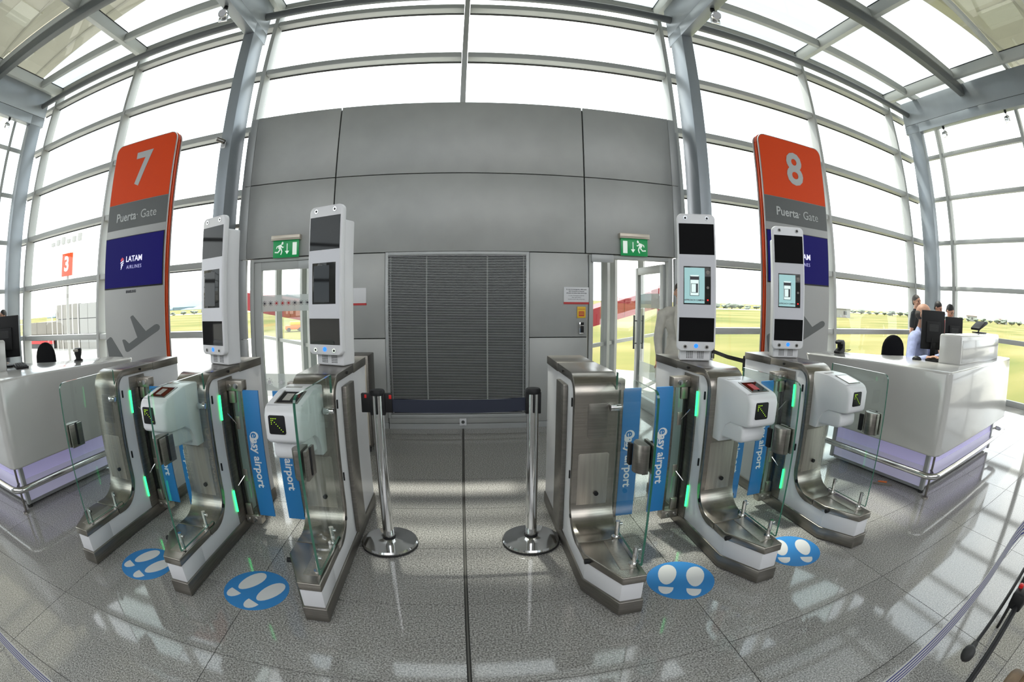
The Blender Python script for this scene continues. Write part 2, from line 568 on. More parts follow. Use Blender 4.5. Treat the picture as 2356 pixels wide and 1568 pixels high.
# roof skylight
ce = struct('ceiling', 'glazed skylight roof of pale purlins and clear panes')
RY = [-.70, .70, 2.09, 3.47, 4.87, 5.62]
RX = [-9.3] + MX + [9.3]
for y in RY[1:5]:
    MB().box(-9.3, 9.3, y - .04, y + .04, 5.86, 6.02).build('purlin', 'roof_purlin', ce, .004)
for x in MX:
    MB().box(x - .05, x + .05, -.7, 5.55, 5.84, 6.04).build('rafter', 'roof_purlin', ce, .004)
    MB().box(x - .055, x + .055, -.7, 5.6, 6.035, 6.05).build('rafter_gasket', 'black', ce)
for i in range(8):
    for j in range(5):
        MB().box(RX[i] + .04, RX[i + 1] - .04, RY[j] + .03, RY[j + 1] - .03, 6.05, 6.062).build('roof_pane', 'roof_pane', ce)
for i in range(3):
    x0, x1 = COLX[i] + .08, COLX[i + 1] - .08
    MB().box(x0, x1, 3.40, 3.54, 5.60, 5.80).build('tie_beam', 'mullion_dark', ce, .01)
    MB().tube([(x0, 5.14, 5.565), (x1, 5.14, 5.565)], .06, 14).build('tie_tube', 'mullion_dark', ce, smooth=True)
MB().box(-9.3, 9.3, -3.2, -.7, 5.86, 6.1).build('light_block_ceiling', 'ceiling_white', ce)  # unseen slab put in to hold back light from behind
for y in (-5.2, -7.1, -9.0):  # unseen rear bays, added without panes to let fill daylight in
    MB().box(-9.3, 9.3, y - .06, y + .06, 5.84, 6.06).build('purlin', 'roof_purlin', ce)
for x in MX:
    MB().box(x - .05, x + .05, -9.0, -3.2, 5.84, 6.04).build('rafter', 'roof_purlin', ce)
MB().box(-9.3, 9.3, 5.55, 5.66, 5.92, 6.08).build('eaves_gutter', 'mullion', ce)

# side walls of glass
for sgn, nm in ((-1, 'wall_left'), (1, 'wall_right')):
    sw = struct(nm, 'glazed side wall of clear panes between pale grey mullions')
    X = 9.15 if sgn > 0 else -8.90
    MYS = [4.71, 2.35, 0.0, -2.35]
    for y in MYS:
        MB().box(X - .04, X + .04 + .1 * sgn, y - .04, y + .04, 0, 5.95).build('mullion', 'mullion', sw, .006)
    ycells = [5.42] + MYS
    zs = [.0] + TZ + [5.95]
    for i in range(4):
        y1, y0 = ycells[i] - .04, ycells[i + 1] + .04
        for z in TZ:
            MB().box(X - .03, X + .06 * sgn, y0, y1, z - .042, z + .042).build('transom', 'mullion', sw, .005)
        MB().box(X - .03, X + .06 * sgn, y0, y1, 0, .10).build('sill', 'mullion', sw, .005)
        for q in range(7):
            MB().box(X + .05 * sgn, X + .06 * sgn, y0, y1, zs[q] + .03, zs[q + 1] - .03).build('pane', 'pane', sw)
    MB().box(X, X + .15 * sgn, -9, -2.39, 0, 5.95).build('solid_panel', 'panel', sw)
wr = MB().box(-9.3, 9.3, -9.2, -9, 0, 4.3).build('wall_rear', 'panel_dark')  # unseen; height and dark tone set for fill light and reflections
tag(wr, 'plain grey rear wall, unseen behind the viewpoint, added to shape the light', kind='structure')

# big roof canopy of the terminal, high above the skylight
cn = struct('canopy_roof', 'high beige soffit of the main terminal roof above the skylight')
MB().prism([(-40, 12.1), (40, -.6), (40, -5.6), (-40, -2.0)], 'z', 9.0, 9.5).build('soffit', 'canopy', cn)  # unseen back edge cut short so sky light reaches the rear bays
for (x0, x1, y0, y1) in [(-11.7, -10.8, 4.2, 5.2), (-9.6, -8.8, 3.2, 4.2), (-14.5, -13.2, 5.6, 6.0), (-13.2, -12.6, 6.2, 6.5), (-8.0, -7.5, 4.6, 5.6), (11.4, 12.4, 1.6, 3.0), (10.4, 11.2, 2.2, 3.3), (13.2, 15.8, 2.5, 2.56), (-16.8, -15.4, 3.0, 4.2)]:
    MB().box(x0, x1, y0, y1, 8.97, 9.0).build('soffit_light_patch', 'canopy_lit', cn)  # light falling on the soffit, put in as paler slabs
for y0 in (6.95, 5.0, 2.6):
    MB().prism([(-20, y0 + 1.6), (20, y0 - 4.75), (20, y0 - 4.82), (-20, y0 + 1.53)], 'z', 8.96, 9.0).build('soffit_seam', 'canopy_seam', cn)

# ------------------------------------------------------------------ grey front wall with doors and louvre
WY = 5.2
wf = struct('wall_front', 'flat grey metal clad wall between the two columns')
cols = [(-2.70, -1.545), (-1.535, 1.385), (1.395, 2.545)]
for (x0, x1) in cols:
    for (z0, z1) in ((2.035, 2.948), (2.958, 3.875)):
        MB().box(x0 + .003, x1 - .003, WY, WY + .05, z0, z1).build('panel', 'panel', wf, .003)
for (x0, x1) in ((-1.60, -.905), (.735, 1.415)):
    for (z0, z1) in ((.075, 1.052), (1.062, 2.025)):
        MB().box(x0, x1, WY, WY + .05, z0, z1).build('panel', 'panel', wf, .003)
    MB().box(x0, x1, WY + .01, WY + .05, 0, .07).build('skirting', 'trim', wf)
for (x0, x1) in ((-2.80, -2.705), (2.55, 2.645)):
    for (z0, z1) in ((0, 1.055), (1.065, 2.02), (2.03, 2.948), (2.958, 3.875)):
        MB().box(x0, x1, WY + .01, WY + .06, z0, z1).build('edge_trim', 'trim', wf, .003)
for (x0, x1) in ((-2.85, -2.78), (2.62, 2.69)):
    MB().box(x0, x1, WY + .05, WY + .10, 0, 3.72).build('side_return', 'trim', wf, .003)
MB().box(-2.72, 2.57, WY + .05, WY + .12, 2.03, 3.86).build('backing', 'panel_dark', wf)
MB().box(-1.60, -.86, WY + .05, WY + .12, 0, 2.03).build('backing', 'panel_dark', wf)
MB().box(.72, 1.42, WY + .05, WY + .12, 0, 2.03).build('backing', 'panel_dark', wf)
# base under the louvre
MB().box(-.895, .725, WY, WY + .05, .068, .135).build('panel', 'panel', wf, .003)
MB().box(-.895, .725, WY + .005, WY + .05, 0, .062).build('skirting', 'trim', wf)

lv = thing('louvre_grille', 'large louvred ventilation grille of fine white slats in the grey wall', 'grille', (-.085, WY, .13))
o = (-.085, WY, .13)
m = MB(o)
m.box(-.90, -.865, WY - .015, WY + .06, .135, 2.03).box(.695, .73, WY - .015, WY + .06, .135, 2.03).box(-.865, .695, WY - .015, WY + .06, 1.99, 2.03).box(-.865, .695, WY - .015, WY + .06, .135, .175)
m.build('frame', 'trim', lv, .003)
MB(o).box(-.865, .695, WY + .07, WY + .09, .175, 1.99).build('backing', 'black', lv)
m = MB(o)
z = .185
while z < 1.985:
    m.prism([(WY, z), (WY + .018, z - .001), (WY + .018, z + .0005), (WY + .002, z + .0072), (WY, z + .0072)], 'x', -.865, .695)
    z += .0183
tag(m.build('slat', 'trim', lv), kind='stuff')
m = MB(o)
for x in (-.845, -.43, .26, .675):
    m.cut().box(x - .006, x + .006, WY + .045, WY + .06, .175, 1.99)
m.build('slat_support', 'trim', lv)
so_ = thing('wall_socket', 'small square power socket plate in the skirting under the grille', 'socket', (-.03, WY - .004, .085))
MB().box(-.04, .04, -.006, .0, -.042, .042).build('plate', 'white', so_, .004)
MB().tube([(0, -.0085, 0), (0, -.005, 0)], .02, 16).build('socket_face', 'panel_dark', so_)

# exit signs
def exit_sign(x, z0, flip, label):
    t = thing('exit_sign', label, 'exit sign', (x, WY, z0), 0, 'green running man exit signs')
    MB().box(-.19, .19, -.075, 0, .205, .265).box(-.185, .185, -.08, -.002, .222, .228).build('lamp_housing', 'exit_case', t, .008)
    MB().box(-.172, .172, -.045, -.033, 0, .205).build('sign_plate', 'exit_green', t, .002)
    m = MB()
    f = -1 if flip else 1
    y = -.0465
    m.prism([(f * .09, .028), (f * .145, .028), (f * .145, .175), (f * .09, .175)], 'y', y, -.045)          # door
    m.box(f * .018 - .005, f * .018 + .005, y, -.045, .06, .165)                                              # arrow
    m.prism([(f * .018 - .028, .078), (f * .018 + .028, .078), (f * .018, .038)], 'y', y, -.045)
    px = lambda u, v: (f * (-.09 + u), .03 + v)
    for poly in ([(.030, .125), (.052, .125), (.058, .147), (.047, .160), (.034, .150)],
                 [(-.005, .118), (.030, .128), (.030, .075), (.008, .062), (-.012, .085)],
                 [(.026, .122), (.050, .098), (.062, .100), (.060, .088), (.044, .085), (.024, .106)],
                 [(-.004, .118), (-.034, .104), (-.040, .078), (-.030, .078), (-.024, .096), (.002, .104)],
                 [(.018, .075), (.032, .042), (.018, .006), (.030, .003), (.046, .042), (.034, .078)],
                 [(.004, .066), (-.018, .040), (-.058, .044), (-.058, .030), (-.012, .026), (.020, .060)]):
        m.prism([px(*p) for p in poly], 'y', y, -.045)
    m.build('pictogram', 'exit_white', t)
exit_sign(-2.125, 2.02, False, 'lit green exit sign, runner heading left, above the closed left door')
exit_sign(1.985, 2.02, True, 'lit green exit sign, runner heading right, above the open right door')

# notices beside the right door
no = thing('notice_board', 'white emergency notice with red lower stripe, beside the right door', 'notice', (1.28, WY - .001, 1.45))
MB().box(-.148, .148, -.006, 0, 0, .185).build('sheet', 'paper', no, .001)
MB().box(-.15, .15, -.008, 0, -.012, .012).build('stripe', 'red_print', no)
for i, (tx, sz, bd) in enumerate([('En caso de emergencia, utilice para', .017, .0004), ('abrir la puerta los botones', .017, .0004), ('ubicados en ambos lados de la hoja', .017, .0004), ('In case of emergency push the', .015, 0), ('door open button', .015, 0), ('located at both sides of the door', .015, 0)]):
    text_mesh('print', tx, sz, 'ink', no, at(0, -.0066, .158 - i * .021 - (.008 if i > 2 else 0)) @ FRONT, .0003, bd)
yn = thing('warning_notice', 'yellow warning plate with red print beside the right door', 'notice', (1.34, WY - .001, 1.28))
MB().box(-.05, .05, -.012, 0, 0, .13).build('plate', 'yellow_sign', yn, .002)
MB().box(-.032, .032, -.0135, -.01, .02, .075).build('red_panel', 'red_print', yn)
for z in (.035, .047, .059):
    MB().box(-.027, .027, -.0145, -.012, z, z + .004).build('print', 'yellow_sign', yn)
text_mesh('print', 'ATENCIÓN', .017, 'red_print', yn, at(0, -.0125, .1) @ FRONT, .0003)
cr = thing('card_reader', 'narrow silver and black card reader under the yellow plate', 'card reader', (1.34, WY - .001, 1.09))
MB().box(-.028, .028, -.025, 0, 0, .145).build('casing', 'chrome', cr, .008)
MB().box(-.014, .026, -.03, -.02, .108, .14).build('button', 'black', cr, .003)
MB().box(-.014, .026, -.03, -.02, .022, .1).build('keypad', 'black', cr, .003)
no2 = thing('notice_board', 'white notice with red stripe half hidden behind the tall kiosk left of the grille', 'notice', (-1.27, WY - .001, 1.45))
MB().box(-.148, .148, -.006, 0, 0, .185).build('sheet', 'paper', no2, .001)
MB().box(-.15, .15, -.008, 0, -.012, .012).build('stripe', 'red_print', no2)

# doors
def sun_icon(m, cx, cz, r, y0, y1, n=8):
    m.cut().prism([(cx + r * .42 * math.cos(2 * PI * i / 12), cz + r * .42 * math.sin(2 * PI * i / 12)) for i in range(12)], 'y', y0, y1)
    for i in range(n):
        a = 2 * PI * i / n
        ca, sa = math.cos(a), math.sin(a)
        f = lambda u, v: (cx + u * ca - v * sa, cz + u * sa + v * ca)
        m.prism([f(r * .62, -r * .12), f(r, 0), f(r * .62, r * .12)], 'y', y0, y1)

def leaf(parent, wdt, hgt):
    """Door leaf in local x 0..wdt, facing -Y, origin at its lower left corner."""
    m = MB()
    s = .10
    m.box(0, s, -.03, .03, 0, hgt).box(wdt - s, wdt, -.03, .03, 0, hgt).box(s, wdt - s, -.03, .03, hgt - s, hgt).box(s, wdt - s, -.03, .03, 0, .16)
    lf = m.build('leaf_frame', 'mullion', parent, .004)
    MB().box(s, wdt - s, -.006, .006, .16, hgt - s).build('pane', 'pane', parent)
    for z0, z1 in ((1.39, 1.585), (.43, .64)):
        MB().box(s, wdt - s, -.010, -.007, z0, z1).build('frosted_band', 'frost', parent)
    return lf

d1 = struct('door_1', 'closed glass door with frosted bands left of the grille', (-2.64, WY + .02, 0))
m = MB()
m.box(0, .055, -.02, .09, 0, 2.02).box(1.02, 1.07, -.02, .09, 0, 2.02).box(.055, 1.02, -.02, .09, 1.985, 2.02)
m.build('door_frame', 'mullion', d1, .004)
lp = struct('leaf', None, (.055, .03, 0)); lp.parent = d1; del lp['kind']
leaf(lp, .965, 1.985)
m1, m2, m3 = MB(), MB(), MB()
for i in range(9):
    x = .14 + i * .083
    sun_icon(m1 if 2 <= i <= 4 else m2, x, 1.487, .034, -.013, -.010)
    if i % 2 == 0: sun_icon(m3, x + .02, .535, .055, -.013, -.010)
m1.build('sun_icon', 'red_print', lp); m2.build('sun_icon', 'ink', lp); m3.build('sun_icon', 'paper', lp)
MB().box(.62, .95, -.06, -.03, 1.88, 1.98).build('door_closer', 'trim', lp, .006)
d2 = struct('door_2', 'glass door standing open outwards, right of the grille', (1.435, WY + .02, 0))
m = MB()
m.box(0, .05, -.02, .09, 0, 2.02).box(1.02, 1.08, -.02, .09, 0, 2.02).box(.05, 1.02, -.02, .09, 1.975, 2.02)
m.build('door_frame', 'mullion', d2, .004)
MB().box(.02, .29, -.06, -.02, 1.93, 2.02).build('door_closer', 'trim', d2, .006)
lp2 = struct('leaf', None, (1.02, .08, 0)); lp2.parent = d2; del lp2['kind']
lp2.rotation_euler = (0, 0, PI / 2)
leaf(lp2, .965, 1.95)
for s in (-1, 1):
    h = MB().tube([(.90, s * .07, .80), (.90, s * .07, 1.28)], .014, 10).tube([(.90, 0, .88), (.90, s * .07, .88)], .008, 8).tube([(.90, 0, 1.2), (.90, s * .07, 1.2)], .008, 8).build('handle', 'mullion_dark', lp2, smooth=True)
# porch behind the doors: slab, roof and slanting glazed screens
po = struct('porch_wall', 'glazed porch with slanting screens behind the two doors')
MB().prism([(-2.6, 5.36), (2.55, 5.36), (3.5, 7.9), (-3.5, 7.9)], 'z', -.2, -.002).build('porch_floor', 'apron', po)
MB().prism([(-2.6, 5.36), (2.55, 5.36), (3.5, 7.9), (-3.5, 7.9)], 'z', 2.35, 2.5).build('porch_roof', 'ceiling_white', po)
MB().prism([(-1.5, 5.36), (1.40, 5.36), (.0, 5.9)], 'z', 0, 2.35).build('porch_core', 'panel', po)
for sgn, x0 in ((1, 1.50), (-1, -1.70)):
    ang = math.atan2(2.2, 2.05)
    dx, dy = sgn * math.cos(ang), math.sin(ang)
    P = lambda t, n: (x0 + dx * t - sgn * dy * n, 5.70 + dy * t + abs(dx) * n)
    def slab(t0, t1, n0, n1, z0, z1, nm, mt):
        MB().prism([P(t0, n0), P(t1, n0), P(t1, n1), P(t0, n1)], 'z', z0, z1).build(nm, mt, po)
    for t, wd in ((0, .07), (.60, .085), (.86, .085), (2.0, .08)):
        slab(t, t + wd, -.05, .05, 0, 2.35, 'porch_post', 'mullion')
    slab(0, 2.9, -.02, .02, .86, .91, 'porch_rail', 'mullion')
    slab(0, 2.9, -.005, .005, .06, 2.3, 'pane', 'pane')
    slab(0, 2.9, -.03, .03, 0, .06, 'porch_sill', 'mullion')

# ------------------------------------------------------------------ gate cabinets
GW = .245
mesh_cache = {}
cache_props = {}
def cached(key, name, parent, fn):
    """Link a part, sharing the mesh of an earlier part with the same key."""
    if key in mesh_cache:
        got = [link(name, q, parent) for q in mesh_cache[key]]
        for o in got:
            for p, v in cache_props.get(key, {}).items(): o[p] = v
        return got[0]
    o = fn()
    mesh_cache[key] = BUILT.get(o.name, [o.data])
    cache_props[key] = {p: o[p] for p in ('kind',) if p in o.keys()}
    return o

def gate(x0, label, left, right, reader=None, rdx=0.0):
    base = Vector((GW / 2, 2.42, 0))
    t = thing('gate_cabinet', label, 'boarding gate', (x0 + GW / 2, 2.42, 0), 0, 'boarding gate cabinets')
    N = lambda: MB(base)
    # white core
    def f():
        core = [(3.15, .085), (3.15, 1.06)] + [(2.43, 1.06)] + arc(2.43, .985, .078, 95, 178, 5) + [(2.352, .385)] + arc(2.165, .385, .187, -4, -88, 6) + [(1.955, .197), (1.955, .085)]
        m = N().prism(core, 'x', .006, GW - .006)
        m.prism([(.006, 1.956), (.127, 1.712), (GW - .006, 1.712), (GW - .006, 1.956)], 'z', .086, .197)
        return m.build('core', 'white', t, .004)
    cached('core', 'core', t, f)
    # steel covers: rear top, curved front, foot
    def f():
        return N().prism([(3.152, 1.05), (3.152, 1.105), (2.792, 1.105), (2.792, 1.05)], 'x', 0, GW).build('top_cover', 'steel_dark', t, .004)
    cached('top', 'top_cover', t, f)
    def f():
        out = [(2.788, 1.105), (2.43, 1.105)] + arc(2.43, .985, .12, 95, 178, 8) + [(2.31, .385)] + arc(2.165, .385, .145, -6, -90, 8) + [(2.09, .24)]
        inn = [(2.09, .195), (2.165, .195)] + arc(2.165, .385, .19, -90, -6, 8) + [(2.355, .385), (2.355, .985)] + arc(2.43, .985, .075, 178, 95, 8)[0:] + [(2.788, 1.055)]
        return N().prism(out + inn, 'x', 0, GW).build('front_cover', ['steel'], t, .003)
    cached('front', 'front_cover', t, f)
    def f():
        return N().prism([(0, 2.086), (0, 1.96), (.125, 1.70), (GW, 1.70), (GW, 2.086)], 'z', .195, .24).build('foot_cover', 'steel', t, .006, 3)
    cached('foot', 'foot_cover', t, f)
    def f():
        return N().prism([(-.003, 3.152), (-.003, 1.96), (.123, 1.697), (GW + .003, 1.697), (GW + .003, 3.152)], 'z', .004, .088).build('kick_plate', 'steel_dark', t, .006, 3)
    cached('kick', 'kick_plate', t, f)
    def f():
        m = N()
        for (y, z) in ((2.305, .43), (2.302, .275)):
            m.cut().tube([(.14, y - .012, z), (.14, y + .01, z)], .013, 12)
        m.cut().tube([(-.006, 2.30, .30), (.01, 2.30, .30)], .013, 12).cut().tube([(-.006, 2.62, 1.08), (.01, 2.62, 1.08)], .009, 12).cut().tube([(-.006, 1.93, .215), (.02, 1.93, .215)], .014, 12)
        m.cut().tube([(GW + .006, 2.30, .30), (GW - .01, 2.30, .30)], .013, 12).cut().tube([(GW + .006, 2.62, 1.08), (GW - .01, 2.62, 1.08)], .009, 12)
        return m.build('screw', 'black', t)
    cached('screw', 'screw', t, f)
    def f():
        m = N()
        m.prism(rrect(.03, .205, .34, .67, .012), 'y', 2.3075, 2.312)
        return m.build('access_plate', 'steel_plate', t, .001)
    cached('plate', 'access_plate', t, f)
    if not reader:
        N().prism(rrect(.075, .185, .76, .95, .012), 'y', 2.3075, 2.312).build('blanking_plate', 'steel_dark', t, .001)
    def f():
        return N().box(.135, .215, 1.775, 2.075, .239, .2425).build('glass_shoe', 'steel_plate', t, .001)
    cached('shoe', 'glass_shoe', t, f)
    # clear wing of glass on the right of the foot
    gx0, gx1 = .226, .238
    def f():
        poly = [(2.312, 1.118)] + [(1.80, 1.118)] + arc(1.80, 1.078, .04, 90, 180, 5) + [(1.76, .258), (2.16, .258)] + arc(2.165, .385, .150, -86, -6, 6) + [(2.318, .42), (2.318, .97)]
        return N().prism(poly, 'x', gx0, gx1, 0, 1).build('glass_panel', ['clear', 'green_edge'], t)
    gp = cached('glass', 'glass_panel', t, f)
    def f():
        m = N()
        for y in (2.10, 1.81):
            m.cut().tube([(.205, y, .24), (.205, y, .252)], .020, 14)
            m.tube([(.214, y, .24), (.214, y, .345)], .013, 12).tube([(.214, y, .325), (.240, y, .325)], .009, 10)
        return m.build('glass_clamp', 'chrome', gp, smooth=True)
    cached('clamp', 'glass_clamp', gp, f)
    def f():
        m = N()
        m.box(.190, .224, 2.27, 2.315, .915, .945).tube([(.19, 2.285, .93), (.25, 2.285, .93)], .018, 12)
        return m.build('glass_clip', 'chrome', gp, .003)
    cached('clip', 'glass_clip', gp, f)
    def f():
        m = N()
        m.prism([(.222, 1.79), (.222, 1.905)] + [(.196 - .004, 1.905)] + [(.222 - .055 * math.sin(math.radians(a)), 1.8475 + .0575 * math.cos(math.radians(a))) for a in range(30, 180, 20)] + [(.192, 1.79)], 'z', .735, .87)
        m.box(.2385, .252, 1.79, 1.905, .735, .87)
        return m.build('latch', 'steel_dark', gp, .004)
    cached('latch', 'latch', gp, f)
    def f():
        m = N()
        m.box(.168, .184, 1.90, 1.935, .745, .85).cut().box(.249, .256, 1.835, 1.855, .745, .875)
        return m.build('latch_bolt', 'black', gp, .003)
    cached('bolt', 'latch_bolt', gp, f)

    def side(s, mech):
        X = (lambda d: GW + d) if s > 0 else (lambda d: -d)
        if not mech:
            N().box(X(-.004), X(.022), 2.50, 2.70, .10, 1.02).build('side_rib', 'steel_dark', t, .004)
            return
        k = 'R' if s > 0 else 'L'
        def f(): return N().box(X(-.006), X(.005), 2.478, 2.66, .092, 1.045).build('side_plate', 'steel_dark', t, .002)
        cached(k + 'post', 'side_plate', t, f)
        def f(): return N().box(X(.0), X(.014), 2.585, 2.62, .10, 1.03).build('hinge_gap', 'black', t)
        cached(k + 'recess', 'hinge_gap', t, f)
        for z0, z1, q in ((.965, 1.03, 't'), (.058, .118, 'b')):
            def f(): return N().box(X(.004), X(.128), 2.565, 2.635, z0, z1).build('wing_bracket', 'steel_plate', t, .005)
            br = cached(k + 'br' + q, 'wing_bracket', t, f)
            zc = (z0 + z1) / 2
            def f(): return N().tube([(X(.082), 2.555, zc), (X(.082), 2.57, zc)], .017, 16).cut().tube([(X(.028), 2.558, zc), (X(.028), 2.57, zc)], .011, 12).build('bolt', 'chrome', br)
            cached(k + 'bolt' + q, 'bolt', br, f)
        for z0, z1, q in ((.885, .965, 't'), (.118, .20, 'b')):
            def f(): return N().box(X(.012), X(.062), 2.578, 2.606, z0, z1).build('pivot_block', 'steel_plate', t, .006)
            cached(k + 'blk' + q, 'pivot_block', t, f)
        def f(): return N().box(X(.018), X(.108), 2.592, 2.602, .118, .965).build('wing_glass', ['frost_glass'], t)
        lf = cached(k + 'leaf', 'wing_glass', t, f)
        def f(): return N().box(X(.104), X(.128), 2.575, 2.62, .10, .985).build('wing_frame', 'steel_dark', t, .003)
        cached(k + 'fr', 'wing_frame', t, f)
        for z, q in ((.715, 'u'), (.36, 'l')):
            def f():
                m = N().box(X(.042), X(.074), 2.584, 2.592, z, z + .085)
                return m.build('hinge_plate', 'steel_plate', lf, .003)
            cached(k + 'hp' + q, 'hinge_plate', lf, f)
            def f():
                dz = .07 if q == 'u' else -.06
                return N().tube([(X(.050), 2.582, z + .04), (X(.006), 2.545, z + .04 + dz)], .004, 6).build('link_rod', 'chrome', t)
            cached(k + 'rod' + q, 'link_rod', t, f)
        for z0, z1, q in ((.80, .955, 'u'), (.182, .332, 'l')):
            def f(): return N().box(X(-.002), X(.0075), 2.466, 2.478, z0, z1).build('green_light', 'green_led', t, .001)
            o = cached(k + 'led' + q, 'green_light', t, f)
            o['label'] = 'glowing green light strip'
        def f(): return N().box(X(.122), X(.238), 2.572, 2.584, .125, .972).build('blue_flap', 'blue', t, .002)
        fl_ = cached(k + 'flap', 'blue_flap', t, f)
        fl_['label'] = 'blue printed flap'
        mt = at(0, 0, 0)
        key = k + 'letters'
        if key not in mesh_cache:
            c0 = X(.178)
            lx = c0 - GW / 2
            yy = 2.5712 - 2.42
            rot = Matrix.Rotation(PI / 2, 4, 'Y')               # reads downwards
            sz = .076
            a = text_mesh('lettering', 'asy airport', sz, 'letter_white', fl_, at(lx, yy, .497) @ rot @ FRONT, .0005, .0016)
            b = text_mesh('lettering', 'e', sz * 1.02, 'blue', None, at(lx, yy - .0012, .686) @ rot @ FRONT, .0005, .0016)
            mm = MB()
            pts = [(lx + .031 * math.cos(u * PI / 8), .683 + .028 * math.sin(u * PI / 8)) for u in range(16)]
            mm.prism(pts, 'y', yy - .0006, yy + .0006)
            mm.prism([(lx - .036, .683), (lx - .012, .683), (lx - .012, .64), (lx - .030, .64), (lx - .036, .647)], 'y', yy - .0006, yy + .0006)
            mm.prism([(lx - .034, .64), (lx - .029, .64), (lx - .029, .595), (lx - .034, .595)], 'y', yy - .0006, yy + .0006)
            d = mm.build('lettering', 'letter_white', fl_)
            b.parent = fl_
            mesh_cache[key] = (a.data, d.data, b.data)
        else:
            for q in mesh_cache[key]: link('lettering', q, fl_)
    side(-1, left)
    side(1, right)
    # black slots in the white side panel
    def f():
        m = N()
        for s in (0, GW):
            for (y, z, h) in ((2.385, .92, .05), (2.385, .50, .05)):
                m.cut().prism(rrect(y - .006, y + .006, z, z + h, .005, 3), 'x', s - .0075 if s else -.0005, s + .0005 if s else .0075)
        return m.build('slot', 'black', t)
    if left or right: cached('slot', 'slot', t, f)

    if reader:
        rb = Vector((GW / 2 - rdx, 2.42, 0))
        def NR(): return MB(rb)
        XA, XB = 0.0, .195
        def f():
            poly = [(2.315, 1.068), (2.16, 1.066), (1.985, 1.030), (1.945, 1.012), (1.932, .985), (1.936, .868), (1.95, .853), (2.05, .846), (2.13, .842), (2.18, .815), (2.215, .765), (2.235, .70), (2.315, .70)]
            m = NR().prism(poly, 'x', XA, XB)
            o = m.build('reader_shell', 'white_shell', t)
            bm = bmesh.new(); bm.from_mesh(o.data)
            ed = []
            for e in bm.edges:
                if len(e.link_faces) != 2: continue
                c = (e.verts[0].co + e.verts[1].co) / 2 + rb
                big = abs((e.verts[0].co - e.verts[1].co).x) < 1e-4 and e.calc_face_angle(0) > .5
                if big and c.y < 1.96 and .84 < c.z < 1.04: ed.append(e)
            bmesh.ops.bevel(bm, geom=ed, offset=.042, segments=5, profile=.5, affect='EDGES', clamp_overlap=True)
            ed = [e for e in bm.edges if len(e.link_faces) == 2 and e.calc_face_angle(0) > math.radians(35)]
            bmesh.ops.bevel(bm, geom=ed, offset=.009, segments=2, profile=.5, affect='EDGES', clamp_overlap=True)
            bm.to_mesh(o.data); bm.free()
            o.data.polygons.foreach_set('use_smooth', [True] * len(o.data.polygons))
            o.data.set_sharp_from_angle(angle=math.radians(40))
            return o
        rs = cached('shell%.2f' % rdx, 'reader_shell', t, f)
        def f():
            poly = [(2.30, .85), (2.03, .85), (2.005, .835), (2.0, .78), (2.015, .752), (2.05, .745), (2.215, .735), (2.24, .705), (2.30, .705)]
            return NR().prism(poly, 'x', XA + .008, XB - .028).build('reader_bulge', 'white_shell', rs, .022, 4)
        cached('bulge%.2f' % rdx, 'reader_bulge', rs, f)
        # scanner window on the slope
        u = Vector((0, 1.985 - 2.16, 1.030 - 1.066)).normalized()
        nn = Vector((0, u.z, -u.y)); nn = -nn if nn.z < 0 else nn
        o0 = Vector((0, 2.16, 1.066))
        def Q(x, d, h): return tuple(o0 + u * d + nn * h + Vector((x, 0, 0)))
        def plate(m, xa, xb, da, db, h0, h1):
            m.add([Q(xa, da, h0), Q(xb, da, h0), Q(xb, db, h0), Q(xa, db, h0), Q(xa, da, h1), Q(xb, da, h1), Q(xb, db, h1), Q(xa, db, h1)],
                  [(0, 3, 2, 1), (4, 5, 6, 7), (0, 1, 5, 4), (1, 2, 6, 5), (2, 3, 7, 6), (3, 0, 4, 7)])
        m = NR(); plate(m, .040, .165, .018, .168, -.004, .003); m.build('scanner_frame', 'steel_dark', rs, .002)
        m = NR(); plate(m, .050, .155, .036, .160, -.002, .0045); m.build('scanner_window', {'dark': 'black_gloss', 'red': 'black_gloss', 'white': 'pale_screen'}[reader], rs)
        m = NR(); plate(m, .055, .150, .021, .032, .002, .0045); m.build('scanner_label', 'paper', rs)
        if reader != 'white':
            m = NR(); plate(m, .075, .115, .06, .14, .004, .0055); m.build('scanner_optic', {'dark': 'steel_plate', 'red': 'red_print'}[reader], rs)
        NR().box(.02, .11, 2.215, 2.235, 1.066, 1.0685).build('reader_slot', 'steel_dark', rs)
        ax, ay, az = .030, 1.9305, .900
        m = NR().prism(rrect(ax, ax + .088, az, az + .09, .009, 4), 'y', ay, ay + .03)
        m.build('arrow_display', 'black', rs, .001)
        m = NR()
        def dot(i, j): m.ico((ax + .016 + i * .0082, ay - .0005, az + .075 - j * .0086), .0021, 1)
        for i in range(4): dot(i, 0)
        for j in range(1, 4): dot(0, j)
        for q in range(1, 8): dot(q, q)
        tag(m.build('arrow_light', 'dot_led', rs), kind='stuff')
    return t

M['frost_glass'] = glass('frost_glass', (.70, .80, .76))
GX = [-2.590, -1.765, -.940, .570, 1.395, 2.220]
gate(GX[0], 'plain steel fronted gate cabinet without reader, beside the left white desk', False, True)
gate(GX[1], 'gate cabinet with white reader between the two footprint stickers on the left side', True, True, 'dark', -.010)
gate(GX[2], 'gate cabinet with white reader just left of the left chrome barrier post', True, False, 'dark', -.010)
gate(GX[3], 'plain steel fronted gate cabinet just right of the right chrome barrier post, no reader', False, True)
gate(GX[4], 'gate cabinet whose white reader has a red scanner window', True, True, 'red', .038)
gate(GX[5], 'gate cabinet whose white reader has a pale lit screen, beside the right white desk', True, False, 'white', .042)

